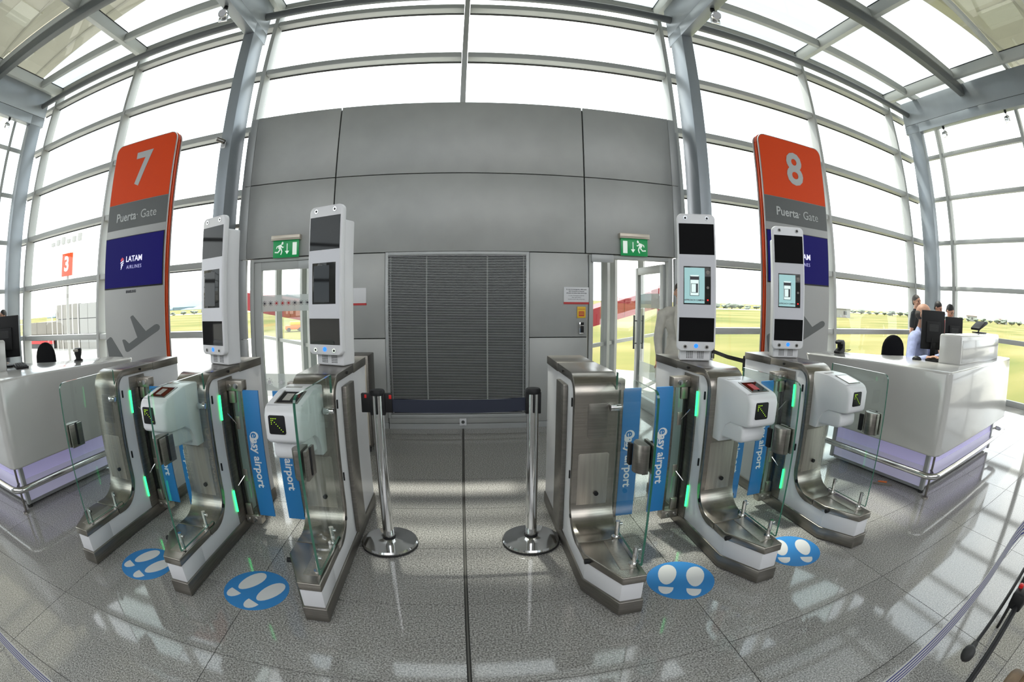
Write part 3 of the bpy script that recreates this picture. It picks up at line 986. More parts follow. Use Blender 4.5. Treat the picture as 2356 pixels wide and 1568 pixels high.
# ------------------------------------------------------------------ camera kiosks on the cabinets
def kiosk(x, label, on):
    t = thing('camera_kiosk', label, 'kiosk', (x, 2.77, 1.1055), math.radians(-22), 'face camera kiosks')
    def f(): return MB().box(-.108, .108, -.040, .085, 0, .885).build('stem', 'white_shell', t, .012, 3)
    cached('k_stem', 'stem', t, f)
    st = t.children[0]
    def f():
        m = MB()
        for gx in (-.038, .038):
            for i in range(4):
                for j in range(5):
                    m.box(gx + (i - 1.5) * .012 - .0035, gx + (i - 1.5) * .012 + .0035, -.0415, -.039, .018 + j * .010, .0235 + j * .010)
        return tag(m.build('speaker_hole', 'panel_dark', st), kind='stuff')
    cached('k_spk', 'speaker_hole', st, f)
    def f(): return MB().prism(rrect(-.132, .132, .068, .972, .036, 6), 'y', -.085, -.040).build('face_panel', 'white_shell', t, .010, 3)
    fp = cached('k_face', 'face_panel', t, f)
    yf = -.0862
    def f(): return MB().box(-.120, .120, yf, -.08, .70, .905).build('upper_window', 'black_gloss', t)
    cached('k_uw', 'upper_window', t, f)
    def f(): return MB().box(-.120, .120, yf, -.08, .132, .288).build('lower_window', 'black_gloss', t)
    cached('k_lw', 'lower_window', t, f)
    def f(): return MB().box(-.120, .120, yf + .0002, -.08, .290, .698).build('light_diffuser', 'diffuser', t)
    cached('k_df', 'light_diffuser', t, f)
    def f(): return MB().box(-.093, .093, yf - .001, -.08, .374, .622).build('screen', 'screen_off', t, .001)
    sc = cached('k_sc', 'screen', t, f)
    def f():
        m = MB()
        for (x_, z_) in ((-.074, .942), (.074, .942), (-.074, .098), (.074, .098)):
            m.cut().tube([(x_, -.0885, z_), (x_, -.08, z_)], .0135, 16)
        return m.build('fixing_stud', 'chrome', t)
    fs_ = cached('k_st', 'fixing_stud', t, f)
    def f():
        m = MB()
        for (x_, z_) in ((-.074, .942), (.074, .942), (-.074, .098), (.074, .098)):
            m.cut().tube([(x_, -.0892, z_), (x_, -.088, z_)], .0075, 12)
        return m.build('stud_core', 'black', fs_)
    cached('k_sk', 'stud_core', fs_, f)
    def f(): return MB().tube([(0, -.0875, .104), (0, -.08, .104)], .014, 20).build('blue_light', 'blue_led', t)
    cached('k_bl', 'blue_light', t, f)['label'] = 'round glowing blue light'
    if on:
        def f(): return MB().box(-.088, .050, yf - .0022, yf, .382, .613).build('lit_picture', 'teal_screen', sc)
        cached('k_pic', 'lit_picture', sc, f)
        def f():
            m = MB()
            y0, y1 = yf - .0034, yf - .002
            m.prism(rrect(-.050, .012, .43, .565, .006, 3), 'y', y0, y1)
            return m.build('pictogram_panel', 'pale_screen', sc)
        cached('k_p1', 'pictogram_panel', sc, f)
        def f():
            m = MB()
            y0, y1 = yf - .0044, yf - .003
            m.box(-.050, .012, y0, y1, .534, .556).box(-.043, -.040, y0, y1, .45, .51).box(-.043, -.006, y0, y1, .507, .51).box(-.043, -.006, y0, y1, .45, .453).box(-.010, .004, y0, y1, .45, .51)
            m.box(-.050, -.047, y0, y1, .43, .56).box(.009, .012, y0, y1, .43, .56).box(-.05, .012, y0, y1, .43, .433)
            return m.build('pictogram', 'ink', sc)
        cached('k_p2', 'pictogram', sc, f)
        if 'k_txt' not in mesh_cache:
            mesh_cache['k_txt'] = text_mesh('lettering', 'APPROACH CAMERA', .0145, 'ink', sc, at(-.019, yf - .0026, .402) @ FRONT, .0003, .0003).data
        else:
            link('lettering', mesh_cache['k_txt'], sc)
        def f(): return MB().tube([(.072, yf - .004, .404), (.072, yf, .404)], .005, 10).build('red_light', 'red_led', sc)
        cached('k_rd', 'red_light', sc, f)
        def f(): return MB().tube([(.072, yf - .003, .585), (.072, yf, .585)], .013, 16).cut().tube([(.072, yf - .003, .485), (.072, yf, .485)], .009, 14).build('lens', 'steel_dark', sc)
        cached('k_ln', 'lens', sc, f)
    else:
        def f(): return MB().box(-.080, .045, yf - .0022, yf, .385, .605).build('dark_picture', 'black_gloss', sc)
        cached('k_dp', 'dark_picture', sc, f)
    return t
kiosk(GX[1] + GW / 2, 'tall white camera kiosk with dark screen, first one right of the gate seven sign', False)
kiosk(GX[2] + GW / 2, 'tall white camera kiosk with dark screen, in front of the left exit door', False)
kiosk(GX[4] + GW / 2, 'tall white camera kiosk with lit teal screen, in front of the woman in white', True)
kiosk(GX[5] + GW / 2, 'tall white camera kiosk with lit teal screen, in front of the gate eight sign', True)

# ------------------------------------------------------------------ barrier posts and belts
def post(x, y, label, clip, grp='chrome barrier posts'):
    t = thing('barrier_post', label, 'barrier post', (x, y, 0), 0, grp)
    MB().lathe([(.178, 0), (.180, .012), (.176, .016)], n=40).build('base_rim', 'rubber', t, smooth=True)
    MB().lathe([(.178, .014), (.180, .022), (.172, .032), (.10, .040), (.045, .046), (.040, .050)], n=48).build('base', 'chrome', t, smooth=True)
    MB().lathe([(.042, .046), (.042, .06), (.0345, .062)], n=28).build('collar', 'black', t, smooth=True)
    MB().lathe([(.0345, .06), (.0345, .968)], n=32).build('pole', 'chrome', t, smooth=True)
    hd = MB().lathe([(.030, .962), (.042, .966), (.044, .985), (.038, .995), (.012, 1.0)], n=28).build('head', 'black', t, smooth=True)
    m = MB().box(-.044, -.026, -.02, .02, .85, .975).cut().box(.026, .044, -.02, .02, .85, .975).cut().box(-.006, .006, -.045, -.026, .86, .965)
    if clip: m.cut().box(-.095, -.04, -.014, .014, .865, .975).cut().box(.04, .085, -.014, .014, .865, .975)
    m.build('belt_clip', 'black', t, .003)
    if clip:
        MB().box(-.075, -.062, -.0155, -.01, .95, .97).cut().box(.068, .083, -.0155, -.01, .945, .968).build('red_tab', 'red_plastic', t, .001)
    return t
post(-.5, 2.545, 'chrome barrier post with red tabs on its black head, beside the left gates', True)
post(.384, 2.55, 'chrome barrier post beside the right gates, plain black head', False)
m = MB()
m.prism([(-.425, .942), (-.2, .936), (.06, .934), (.20, .937), (.345, .944), (.345, .868), (.20, .861), (.06, .858), (-.2, .860), (-.425, .866)], 'y', 2.545, 2.548)
tag(m.build('barrier_belt', 'navy_belt'), 'dark navy belt stretched between the two chrome barrier posts', 'barrier belt')
post(2.775, 4.66, 'barrier post behind the lit kiosk in front of the woman in cream', False)
post(2.655, 3.72, 'barrier post hidden behind the gate beside the right desk', False)
m = MB()
q0, q1 = Vector((2.772, 4.62, .962)), Vector((2.66, 3.76, .957))
qm = q0.lerp(q1, .5) + Vector((0, 0, -.012))
for p, q in ((q0, qm), (qm, q1)):
    m.add([p, q, q + Vector((0, 0, -.042)), p + Vector((0, 0, -.042)), p + Vector((.003, 0, 0)), q + Vector((.003, 0, 0)), q + Vector((.003, 0, -.042)), p + Vector((.003, 0, -.042))],
          [(0, 1, 2, 3), (4, 7, 6, 5), (0, 4, 5, 1), (2, 6, 7, 3), (3, 7, 4, 0), (1, 5, 6, 2)])
tag(m.build('barrier_belt', 'black'), 'sloping black strap behind the right gates, against the sunlit grass', 'barrier belt')

# striped tape across the foreground
tp = thing('barrier_tape', 'white tape with blue stripes crossing the foreground from corner to corner', 'barrier tape', (0, .24, .88))
cols9 = ['tape_white', 'tape_blue'] * 4 + ['tape_white']
hts = [.0095, .0075] * 4 + [.0095]
half = [(.12 * k, .238 + .043 * (.12 * k) ** 2) for k in range(13)] + [(1.56, .338), (1.66, .338), (1.75, .318), (1.82, .27), (1.88, .19), (1.92, .08), (1.95, -.08), (1.96, -.20)]
TAPE = [(-x, y) for x, y in half[:0:-1]] + half
for nm, mt, sel in (('tape_band', 'tape_white', 0), ('tape_stripe', 'tape_blue', 1)):
    z_acc = 0
    m = MB((0, .24, .88))
    for i, h in enumerate(hts):
        if i % 2 == sel:
            for k in range(len(TAPE) - 1):
                (xa, ya), (xb, yb) = TAPE[k], TAPE[k + 1]
                za = .905 - z_acc
                d = Vector((xb - xa, yb - ya)).normalized(); nx_, ny_ = -d.y * .001, d.x * .001
                m.add([(xa, ya, za), (xb, yb, za), (xb, yb, za - h), (xa, ya, za - h), (xa + nx_, ya + ny_, za), (xb + nx_, yb + ny_, za), (xb + nx_, yb + ny_, za - h), (xa + nx_, ya + ny_, za - h)],
                      [(0, 1, 2, 3), (4, 7, 6, 5), (0, 4, 5, 1), (3, 2, 6, 7)])
        z_acc += h
    m.build(nm, mt, tp)
for x in (-1.96, 1.96):
    y = -.245
    post(x, y, 'barrier post carrying the %s end of the striped tape' % ('left' if x < 0 else 'right'), False, None)

# ------------------------------------------------------------------ gate signs
FUSE = [(.385, 1.088), (.405, 1.102), (.445, 1.099), (.531, 1.046), (.717, 1.127), (.583, 1.393), (.60, 1.41), (.641, 1.419), (.895, 1.206), (1.075, 1.285), (1.115, 1.293), (1.15, 1.285), (1.172, 1.262), (1.165, 1.228), (1.132, 1.205), (.508, .937), (.475, .932), (.442, .949)]
WING = [(.012, 1.074), (.022, 1.098), (.107, 1.137), (.14, 1.127), (.439, .80), (.70, .52), (.52, .45), (.175, .722), (.10, .80), (.046, .868)]
def gate_sign(x0, num, flip, label):
    W = 1.26
    o = (x0 + W / 2, 5.0, 0)
    t = thing('gate_sign', label, 'sign', o)
    L = Vector((W / 2, 5.0, 0))
    N = lambda: MB(L)
    Y0, Y1 = 4.95, 5.09
    top = 3.855
    r = .12
    def sl_(z0, z1, xa=0.0, xb=W):
        return [(xa, z0), (xb, z0), (xb, z1), (xa, z1)]
    # layers of the upright: white face sheet, orange edge core, white back sheet
    N().prism([(0, 0), (W, 0), (W, top - r)] + arc(W - r, top - r, r, 0, 90, 6) + arc(r, top - r, r, 90, 180, 6) + [(0, top - r)], 'y', Y0, Y0 + .022).build('face_sheet', 'sign_white', t, .002)
    N().prism([(.015, 0), (W - .015, 0), (W - .015, top - r)] + arc(W - r, top - r - .012, r - .015, 0, 90, 6) + arc(r, top - r - .012, r - .015, 90, 180, 6) + [(.015, top - r)], 'y', Y0 + .022, Y1 - .02).build('orange_edge', 'orange', t, .002)
    N().prism([(-.006, 0), (W + .006, 0), (W + .006, top - r)] + arc(W + .006 - r, top - r + .005, r, 0, 90, 6) + arc(r - .006, top - r + .005, r, 90, 180, 6) + [(-.006, top - r)], 'y', Y0 + .055, Y0 + .062).build('edge_rib', 'orange_dark', t, .001)
    N().prism([(-.004, 0), (W + .004, 0), (W + .004, top - r)] + arc(W + .004 - r, top - r, r, 0, 90, 6) + arc(r - .004, top - r, r, 90, 180, 6) + [(-.004, top - r)], 'y', Y1 - .02, Y1).build('back_sheet', 'sign_white', t, .002)
    e = .012
    N().prism([(e, 2.962), (W - e, 2.962), (W - e, top - r)] + arc(W - r, top - r, r - e, 0, 90, 6) + arc(r, top - r, r - e, 90, 180, 6) + [(e, top - r)], 'y', Y0 - .003, Y0 + .002).build('orange_field', 'orange', t)
    N().box(e, W - e, Y0 - .003, Y0 + .002, 2.595, 2.958).build('grey_field', 'sign_grey', t)
    text_mesh('numeral', num, .66, 'sign_letter', t, at(.645 - W / 2, Y0 - .005 - 5.0, 3.40) @ FRONT, .002, .016)
    text_mesh('lettering', 'Puerta', .165, 'sign_letter', t, at(.425 - W / 2, Y0 - .005 - 5.0, 2.757) @ FRONT, .002, .003)
    text_mesh('lettering', '· Gate', .165, 'sign_letter', t, at(.850 - W / 2, Y0 - .005 - 5.0, 2.757) @ FRONT, .002, .0)
    scx = (.012, W - .025)
    N().box(scx[0] - .004, scx[1] + .004, Y0 - .012, Y0 + .002, 1.785, 2.487).build('screen_bezel', 'black', t, .002)
    sc = N().box(scx[0] + .004, scx[1] - .004, Y0 - .014, Y0 - .01, 1.803, 2.478).build('screen', 'navy_screen', t)
    yy = Y0 - .0165 - 5.0
    text_mesh('lettering', 'LATAM', .108, 'screen_text', sc, at(.665 - W / 2, yy, 2.168) @ FRONT, .001, .002)
    text_mesh('lettering', 'AIRLINES', .066, 'screen_text_dim', sc, at(.668 - W / 2, yy, 2.062) @ FRONT, .001, 0, spacing=1.22)
    m = N()
    for i, (xa, xb, z) in enumerate([(.372, .443, 2.135), (.380, .443, 2.108), (.380, .428, 2.080), (.382, .406, 2.052)]):
        m.cut().prism([(xa, z), (xb, z + .030), (xb, z + .014), (xa + .004, z - .014)], 'y', Y0 - .0165, Y0 - .014)
    m.build('emblem', 'screen_text', sc)
    N().prism([(.372, 2.168), (.410, 2.205), (.443, 2.182), (.443, 2.172), (.385, 2.148)], 'y', Y0 - .0165, Y0 - .014).build('emblem', 'screen_red', sc)
    text_mesh('lettering', 'SAMSUNG', .046, 'ink', t, at(.600 - W / 2, Y0 - .002 - 5.0, 1.735) @ FRONT, .0015, .003)
    N().prism(FUSE, 'y', Y0 - .003, Y0 + .002).build('aeroplane_shape', 'sign_grey', t)
    N().prism(WING, 'y', Y0 - .003, Y0 + .002).build('aeroplane_shape', 'sign_grey', t)
    return t
gate_sign(-5.15, '7', False, 'tall gate sign with orange top and numeral seven, beyond the left desk')
gate_sign(3.835, '8', True, 'tall gate sign with orange top and numeral eight, beyond the right desk')

# ------------------------------------------------------------------ footprint stickers on the floor
def sticker(x, y, label):
    t = thing('footprint_sticker', label, 'floor sticker', (x, y, 0), 0, 'blue footprint floor stickers')
    MB().lathe([(.196, 0), (.196, .0012)], n=56).build('disc', 'blue', t)
    c, s = math.cos(math.radians(-27)), math.sin(math.radians(-27))
    rot = lambda p: (p[0] * c - p[1] * s, p[0] * s + p[1] * c)
    def shape(pts): return [rot(p) for p in pts]
    def oval(cx, cy, rx, ry, n=22, taper=0.0):
        return [(cx + rx * math.cos(2 * PI * i / n) * (1 + taper * math.sin(2 * PI * i / n)), cy + ry * math.sin(2 * PI * i / n)) for i in range(n)]
    for sx in (-1, 1):
        cx = .078 * sx
        m = MB()
        m.prism(shape(oval(cx + .004 * sx, .042, .053, .106, 22, .12)), 'z', .001, .0020)
        hl = [(cx - .042, -.088), (cx + .042, -.088)] + [(cx + .042 * math.cos(-a), -.095 + .062 * math.sin(-a)) for a in (.25, .6, 1.0, 1.4, 1.75, 2.15, 2.55, 2.9)]
        m.cut().prism(shape(hl), 'z', .001, .0020)
        m.build('footprint', 'sticker_white', t)
    return t
sticker(-2.003, 1.893, 'blue floor sticker with two footprints, between the plain left gate and the next gate')
sticker(-1.178, 1.893, 'blue floor sticker with two footprints, between the two left gates that carry readers')
sticker(1.133, 1.917, 'blue floor sticker with two footprints, right of the plain right gate')
sticker(1.958, 1.910, 'blue floor sticker with two footprints, in front of the gate with the red scanner')

# ------------------------------------------------------------------ white desks
def desk(mx, dy, label):
    P = lambda pts: [(mx * x, y + dy) for x, y in pts]
    t = thing('service_desk', label, 'desk', (mx * 4.4, 2.4 + dy, 0), 0, 'white service desks')
    O = (mx * 4.4, 2.4 + dy, 0)
    topo = [(3.05, 3.22), (3.235, 2.74), (3.41, 2.20), (3.455, 1.86), (3.48, 1.80), (3.54, 1.785), (4.5, 1.89), (6.03, 2.06), (5.96, 2.86), (5.2, 2.78), (4.6, 2.71), (4.3, 2.72), (3.95, 2.86), (3.62, 3.18), (3.50, 3.34), (3.10, 3.32)]
    bot = [(3.335, 3.22), (3.372, 2.74), (3.415, 2.20), (3.436, 1.87), (3.46, 1.80), (3.53, 1.785), (4.5, 1.865), (5.86, 1.975), (5.84, 2.82), (5.2, 2.76), (4.6, 2.70), (4.3, 2.71), (3.98, 2.85), (3.70, 3.18), (3.60, 3.34), (3.36, 3.32)]
    zt_, zb = 1.07, .405
    n = len(topo)
    m = MB(O)
    m.add([(*p, zb) for p in P(bot)] + [(*p, zt_) for p in P(topo)], [tuple(range(n))[::-1], tuple(range(n, 2 * n))] + [(i, (i + 1) % n, n + (i + 1) % n, n + i) for i in range(n)])
    m.build('body', 'desk', t, .018, 3)
    pl = [(3.56, 3.20), (3.685, 2.0), (5.72, 2.12), (5.66, 2.70), (4.2, 2.62), (3.85, 3.22)]
    MB(O).prism(P(pl), 'z', .13, .41).build('lit_plinth', 'lavender_glow', t)  # emits in place of a light strip under the body
    pl2 = [(3.555, 3.20), (3.68, 1.99), (5.73, 2.11), (5.67, 2.70), (4.2, 2.62), (3.85, 3.22)]
    MB(O).prism(P(pl2), 'z', .05, .235).build('lower_plinth', 'lavender_glow_low', t)
    MB(O).prism(P([(3.58, 3.18), (3.70, 2.02), (5.70, 2.14), (5.64, 2.68), (4.2, 2.6), (3.87, 3.2)]), 'z', .015, .05).build('toe_rail', 'trim', t)
    m = MB(O)
    for (x, y) in ((3.683, 1.992), (5.725, 2.115), (3.56, 3.19)):
        m.cut().box(mx * x - .022, mx * x + .022, y + dy - .022, y + dy + .022, .03, .41)
    m.build('corner_trim', 'trim', t, .003)
    MB(O).lathe([(.03, 0), (.03, .04)], (mx * 3.70, 2.0 + dy, 0), 14).build('foot', 'rubber', t)
    path = P([(3.315, 3.10), (3.425, 1.93), (3.436, 1.84), (3.455, 1.80), (3.495, 1.772), (3.55, 1.768), (5.80, 1.945), (5.86, 1.96), (5.90, 2.0), (5.905, 2.10)])
    rl = MB(O).tube([(*p, .25) for p in path], .027, 14).build('bumper_rail', 'chrome', t, smooth=True)
    m = MB(O)
    for (x, y, x1, y1) in ((3.60, 1.885, 3.50, 1.785), (5.72, 2.13, 5.90, 2.09)):
        m.cut().tube([(mx * x, y + dy, .25), (mx * x1, y1 + dy, .25)], .012, 8)
    m.cut().tube([(mx * 3.629, 1.892 + dy, .004), (mx * 3.629, 1.892 + dy, .40)], .012, 10).lathe([(.04, .0), (.036, .012), (.013, .018)], (mx * 3.629, 1.892 + dy, 0), 18)
    m.build('rail_post', 'steel_dark', rl)
    # raised privacy box
    hb = [(4.005, 2.231), (4.121, 2.013), (5.608, 2.117), (5.58, 2.37)]
    MB(O).prism(P(hb), 'z', zt_ - .01, 1.332).build('privacy_box', 'desk', t, .022, 3)
    d0, d1 = Vector((4.121, 2.013, 0)), Vector((5.608, 2.117, 0))
    u = (d1 - d0).normalized(); nn = Vector((u.y, -u.x, 0))
    q = [d0 + u * .05 + nn * .003, d1 - u * .05 + nn * .003, d1 - u * .05 - nn * .01, d0 + u * .05 - nn * .01]
    MB(O).prism(P([(v.x, v.y) for v in q]), 'z', 1.085, 1.285).build('box_panel', 'desk', t, .003)
    return t
desk(1, 0, 'curved white reception desk with lilac lit plinth, right of the gates')
desk(-1, .04, 'curved white reception desk with lilac lit plinth, left of the gates')

# ------------------------------------------------------------------ desk things
def monitor(x, y, z, rz, wd, hg, label, lifted=.10):
    t = thing('computer_monitor', label, 'monitor', (x, y, z), rz)
    MB().prism(rrect(-.12, .12, -.09, .09, .03), 'z', 0, .014).build('stand_foot', 'black', t, .003)
    MB().box(-.03, .03, -.005, .025, .01, lifted + .16).build('stand_neck', 'black', t, .004)
    sh = MB().box(-wd / 2, wd / 2, -.045, -.012, lifted, lifted + hg).box(-wd * .30, wd * .30, -.012, .028, lifted + hg * .18, lifted + hg * .72).build('housing', 'black', t, .006)
    m = MB()
    for i in range(6): m.box(-wd * .2, wd * .2, .0275, .0295, lifted + hg * (.48 + i * .03), lifted + hg * (.49 + i * .03))
    tag(m.build('vent', 'panel_dark', sh), kind='stuff')
    MB().box(-wd / 2 + .012, wd / 2 - .012, -.0465, -.044, lifted + .015, lifted + hg - .012).build('display', 'black_gloss', t)
    MB().tube([(.02, .03, lifted + .12), (.03, .06, lifted + .02), (.0, .05, .004), (-.10, .09, .004)], .004, 6).build('cable', 'black', t)
    return t
monitor(4.38, 2.53, 1.07, 2.35, .29, .38, 'big black computer monitor seen from behind, in front of the bald man', .08)
monitor(5.12, 2.62, 1.07, 2.4, .26, .33, 'smaller dark monitor seen from behind on the right desk, beside the big one', .08)
monitor(-4.40, 2.46, 1.07, -2.35, .42, .38, 'black computer monitor standing on the left desk', .08)

def keyboard(x, y, rz, label):
    t = thing('keyboard', label, 'keyboard', (x, y, 1.0705), rz)
    MB().box(-.21, .21, -.07, .07, 0, .018).build('base', 'black', t, .005)
    m = MB()
    for i in range(14):
        for j in range(4): m.box(-.195 + i * .028, -.172 + i * .028, -.055 + j * .028, -.032 + j * .028, .017, .024)
    tag(m.build('key', 'rubber', t), kind='stuff')
keyboard(4.22, 2.38, .25, 'black keyboard on the right desk under the hand of the bald man')
keyboard(-4.10, 2.52, -.45, 'black keyboard on the left desk beside the monitor')
t = thing('computer_mouse', 'black and silver mouse on the right desk beside the keyboard', 'mouse', (3.96, 2.48, 1.0705), .5)
MB().ico((0, 0, .004), 1, 2, (.035, .055, .032)).xform(lambda v: (v.x, v.y, max(v.z, 0))).build('body', 'black', t, smooth=True)
MB().box(-.006, .006, .01, .04, .024, .034).build('wheel', 'chrome', t, .002)
t = thing('barcode_scanner', 'black barcode scanner with cable lying on the far end of the right desk', 'scanner', (3.46, 3.17, 1.0705), .4)
MB().prism([(-.10, 0), (.07, 0), (.07, .03), (.06, .10), (.02, .125), (-.06, .12), (-.08, .10), (-.06, .085), (-.01, .085), (.0, .05), (-.10, .02)], 'y', -.035, .035).build('body', 'black', t, .008)
MB().tube([(.06, 0, .006), (.14, -.03, .006), (.22, -.05, .02), (.27, .0, .012), (.20, .04, .006)], .003, 6).build('cable', 'rubber', t)
t = thing('barcode_scanner', 'upright black barcode scanner standing on the left desk', 'scanner', (-3.63, 3.03, 1.0705), .1)
MB().lathe([(.052, 0), (.050, .01), (.032, .018), (.030, .03), (.042, .065), (.044, .10), (.040, .112), (.020, .116)], n=24).build('body', 'black', t, smooth=True)
MB().box(-.034, .034, -.046, -.03, .085, .108).build('scan_window', 'steel_plate', t, .004)
t = thing('card_terminal', 'black tablet terminal on a tilted stand, on top of the right white privacy box', 'terminal', (5.30, 2.31, 1.3325), -.2)
MB().box(-.10, .10, -.06, .06, 0, .012).build('stand_foot', 'black', t, .003)
MB().tube([(-.03, .0, .01), (.02, .0, .07)], .010, 8).build('stand_arm', 'black', t)
MB().prism([(-.11, .03), (.10, .105), (.10, .128), (.03, .128), (-.11, .055)], 'y', -.075, .075).build('tablet', 'black', t, .005)

def chair(x, y, z, rz, label):
    t = thing('office_chair', label, 'chair', (x, y, 0), rz, 'black office chairs')
    bp = arc(0, z - .18, .165, 8, 172, 10) + [(-.18, z - .42), (-.15, z - .46), (.15, z - .46), (.18, z - .42)]
    MB().prism(bp, 'y', -.03, .03).build('backrest', 'fabric_black', t, .02, 3)
    MB().prism(rrect(-.24, .24, -.5, -.04, .08), 'z', z - .60, z - .53).build('seat', 'fabric_black', t, .02, 3)
    MB().box(-.03, .03, .0, .05, z - .60, z - .3).box(-.03, .03, -.25, .05, z - .63, z - .6).build('back_bracket', 'black', t, .004)
    MB().tube([(0, -.26, .10), (0, -.26, z - .6)], .03, 12).build('gas_stem', 'chrome', t)
    for i in range(5):
        a = 2 * PI * i / 5
        lg = MB().tube([(0, -.26, .12), (.27 * math.cos(a), -.26 + .27 * math.sin(a), .075)], .022, 8).build('leg', 'black', t)
        MB().ico((.27 * math.cos(a), -.26 + .27 * math.sin(a), .03), .03, 1).build('caster', 'rubber', lg)
chair(4.60, 3.27, 1.25, 2.75, 'black office chair behind the right desk, beside the bald man')
chair(-4.55, 3.22, 1.24, -2.9, 'black office chair behind the left desk')

# ------------------------------------------------------------------ people (remeshed into one continuous body)
def blob(name, prims, mt, parent, voxel=.012, smooth=3):
    bm = bmesh.new()
    for p in prims:
        if p[0] == 'e':
            _, c, r = p[:3]
            rot = Euler(p[3]).to_matrix().to_4x4() if len(p) > 3 else Matrix()
            bmesh.ops.create_icosphere(bm, subdivisions=3, radius=1, matrix=Matrix.Translation(c) @ rot @ Matrix.Diagonal((*r, 1)))
        else:
            _, a, b, r0, r1 = p
            a, b = Vector(a), Vector(b)
            d = b - a
            ln = d.length
            q = d.to_track_quat('Z', 'Y').to_matrix().to_4x4()
            bmesh.ops.create_cone(bm, cap_ends=True, segments=14, radius1=r0, radius2=r1, depth=ln, matrix=Matrix.Translation((a + b) / 2) @ q)
            for cc, rr in ((a, r0), (b, r1)):
                bmesh.ops.create_icosphere(bm, subdivisions=2, radius=rr, matrix=Matrix.Translation(cc))
    me = bpy.data.meshes.new(name)
    bm.to_mesh(me); bm.free()
    o = bpy.data.objects.new('tmp', me)
    C.objects.link(o)
    md = o.modifiers.new('r', 'REMESH'); md.mode = 'VOXEL'; md.voxel_size = voxel; md.use_smooth_shade = True
    sm = o.modifiers.new('s', 'SMOOTH'); sm.iterations = smooth; sm.factor = .5
    dg = bpy.context.evaluated_depsgraph_get()
    out = bpy.data.meshes.new_from_object(o.evaluated_get(dg))
    bpy.data.objects.remove(o)
    out.name = name
    out.materials.clear(); out.materials.append(M[mt])
    out.polygons.foreach_set('use_smooth', [True] * len(out.polygons))
    return link(name, out, parent)

def hand(prims, wr, d, up, s=1.0, curl=.5):
    """Palm, four fingers of different lengths and a thumb from the side of the palm."""
    d = Vector(d).normalized(); up = Vector(up).normalized()
    sd = d.cross(up).normalized()
    wr = Vector(wr)
    pc = wr + d * .05 * s
    for k in (-1, 0, 1):
        prims.append(('c', wr + sd * .016 * k * s, wr + d * .085 * s + sd * .022 * k * s, .016 * s, .014 * s))
    for k, ln in ((-1.5, .060), (-.5, .072), (.5, .078), (1.5, .068)):
        b0 = wr + d * .088 * s + sd * .0195 * k * s
        b1 = b0 + (d - up * curl * .4) * ln * .5 * s
        b2 = b1 + (d - up * curl * 1.2) * ln * .5 * s
        prims.append(('c', b0, b1, .0088 * s, .008 * s)); prims.append(('c', b1, b2, .008 * s, .0068 * s))
    t0 = wr + d * .03 * s + sd * .026 * s
    t1 = t0 + (d * .7 + sd * .7) * .045 * s
    prims.append(('c', t0, t1, .011 * s, .010 * s)); prims.append(('c', t1, t1 + (d - up * .3) * .030 * s, .010 * s, .008 * s))

def head_prims(hc, fwd, s=1.0, female=False):
    """Skull, jaw, brow, nose, lips and ears round the head centre."""
    f = Vector(fwd).normalized(); u = Vector((0, 0, 1)); sd = f.cross(u).normalized(); u = sd.cross(f)
    rot = Matrix((sd, f, u)).transposed().to_euler()
    hc = Vector(hc)
    q = lambda a, b, c: hc + sd * a * s + f * b * s + u * c * s
    pr = [('e', q(0, -.008, .022), (.074 * s, .094 * s, .088 * s), rot), ('e', q(0, .022, -.045), (.056 * s, .062 * s, .062 * s), rot), ('e', q(0, .055, -.082), (.030 * s, .026 * s, .022 * s), rot),
          ('c', q(-.035, .074, .022), q(.035, .074, .022), .014 * s, .014 * s),
          ('c', q(0, .086, .015), q(0, .112, -.022), .009 * s, .015 * s), ('c', q(-.010, .095, -.026), q(.010, .095, -.026), .009 * s, .009 * s),
          ('c', q(-.020, .078, -.055), q(.020, .078, -.055), .009 * s, .009 * s)]
    for k in (-1, 1):
        pr.append(('e', q(.076 * k, -.012, -.008), (.010 * s, .020 * s, .030 * s), rot))
        pr.append(('e', q(.040 * k, .055, -.020), (.026 * s, .026 * s, .022 * s), rot))
    return pr, q, rot

def face(parent, q, s, hairmat='hair', lips=True):
    m = MB()
    for k in (-1, 1): m.cut().ico(q(.031 * k, .079, .004), .0105 * s, 2)
    m.build('eye', 'eye', parent, smooth=True)
    m = MB()
    for k in (-1, 1): m.cut().tube([q(.016 * k, .089, .026), q(.034 * k, .088, .030), q(.052 * k, .076, .025)], .0042 * s, 6)
    m.build('eyebrow', hairmat, parent, smooth=True)
    if lips: MB().tube([q(-.020, .083, -.054), q(0, .089, -.053), q(.020, .083, -.054)], .0062 * s, 8).build('mouth', 'lip', parent, smooth=True)

def hair_cap(parent, q, rot, s, mt, thick=.008, low=-.01, back=True, voxel=.010):
    pr = [('e', q(0, -.018, .034), ((.074 + thick) * s, (.088 + thick) * s, (.084 + thick) * s), rot)]
    if back: pr.append(('e', q(0, -.045, -.02), (.066 * s, .055 * s, .055 * s), rot))
    o = blob('hair', pr, mt, parent, voxel)
    me = o.data                                              # cut the cap along the hairline
    bm = bmesh.new(); bm.from_mesh(me)
    n = (q(0, .55, -.62) - q(0, 0, 0)).normalized()
    bmesh.ops.bisect_plane(bm, geom=bm.verts[:] + bm.edges[:] + bm.faces[:], plane_co=q(0, .066, .058), plane_no=n, clear_outer=True)
    bm.to_mesh(me); bm.free()
    return o

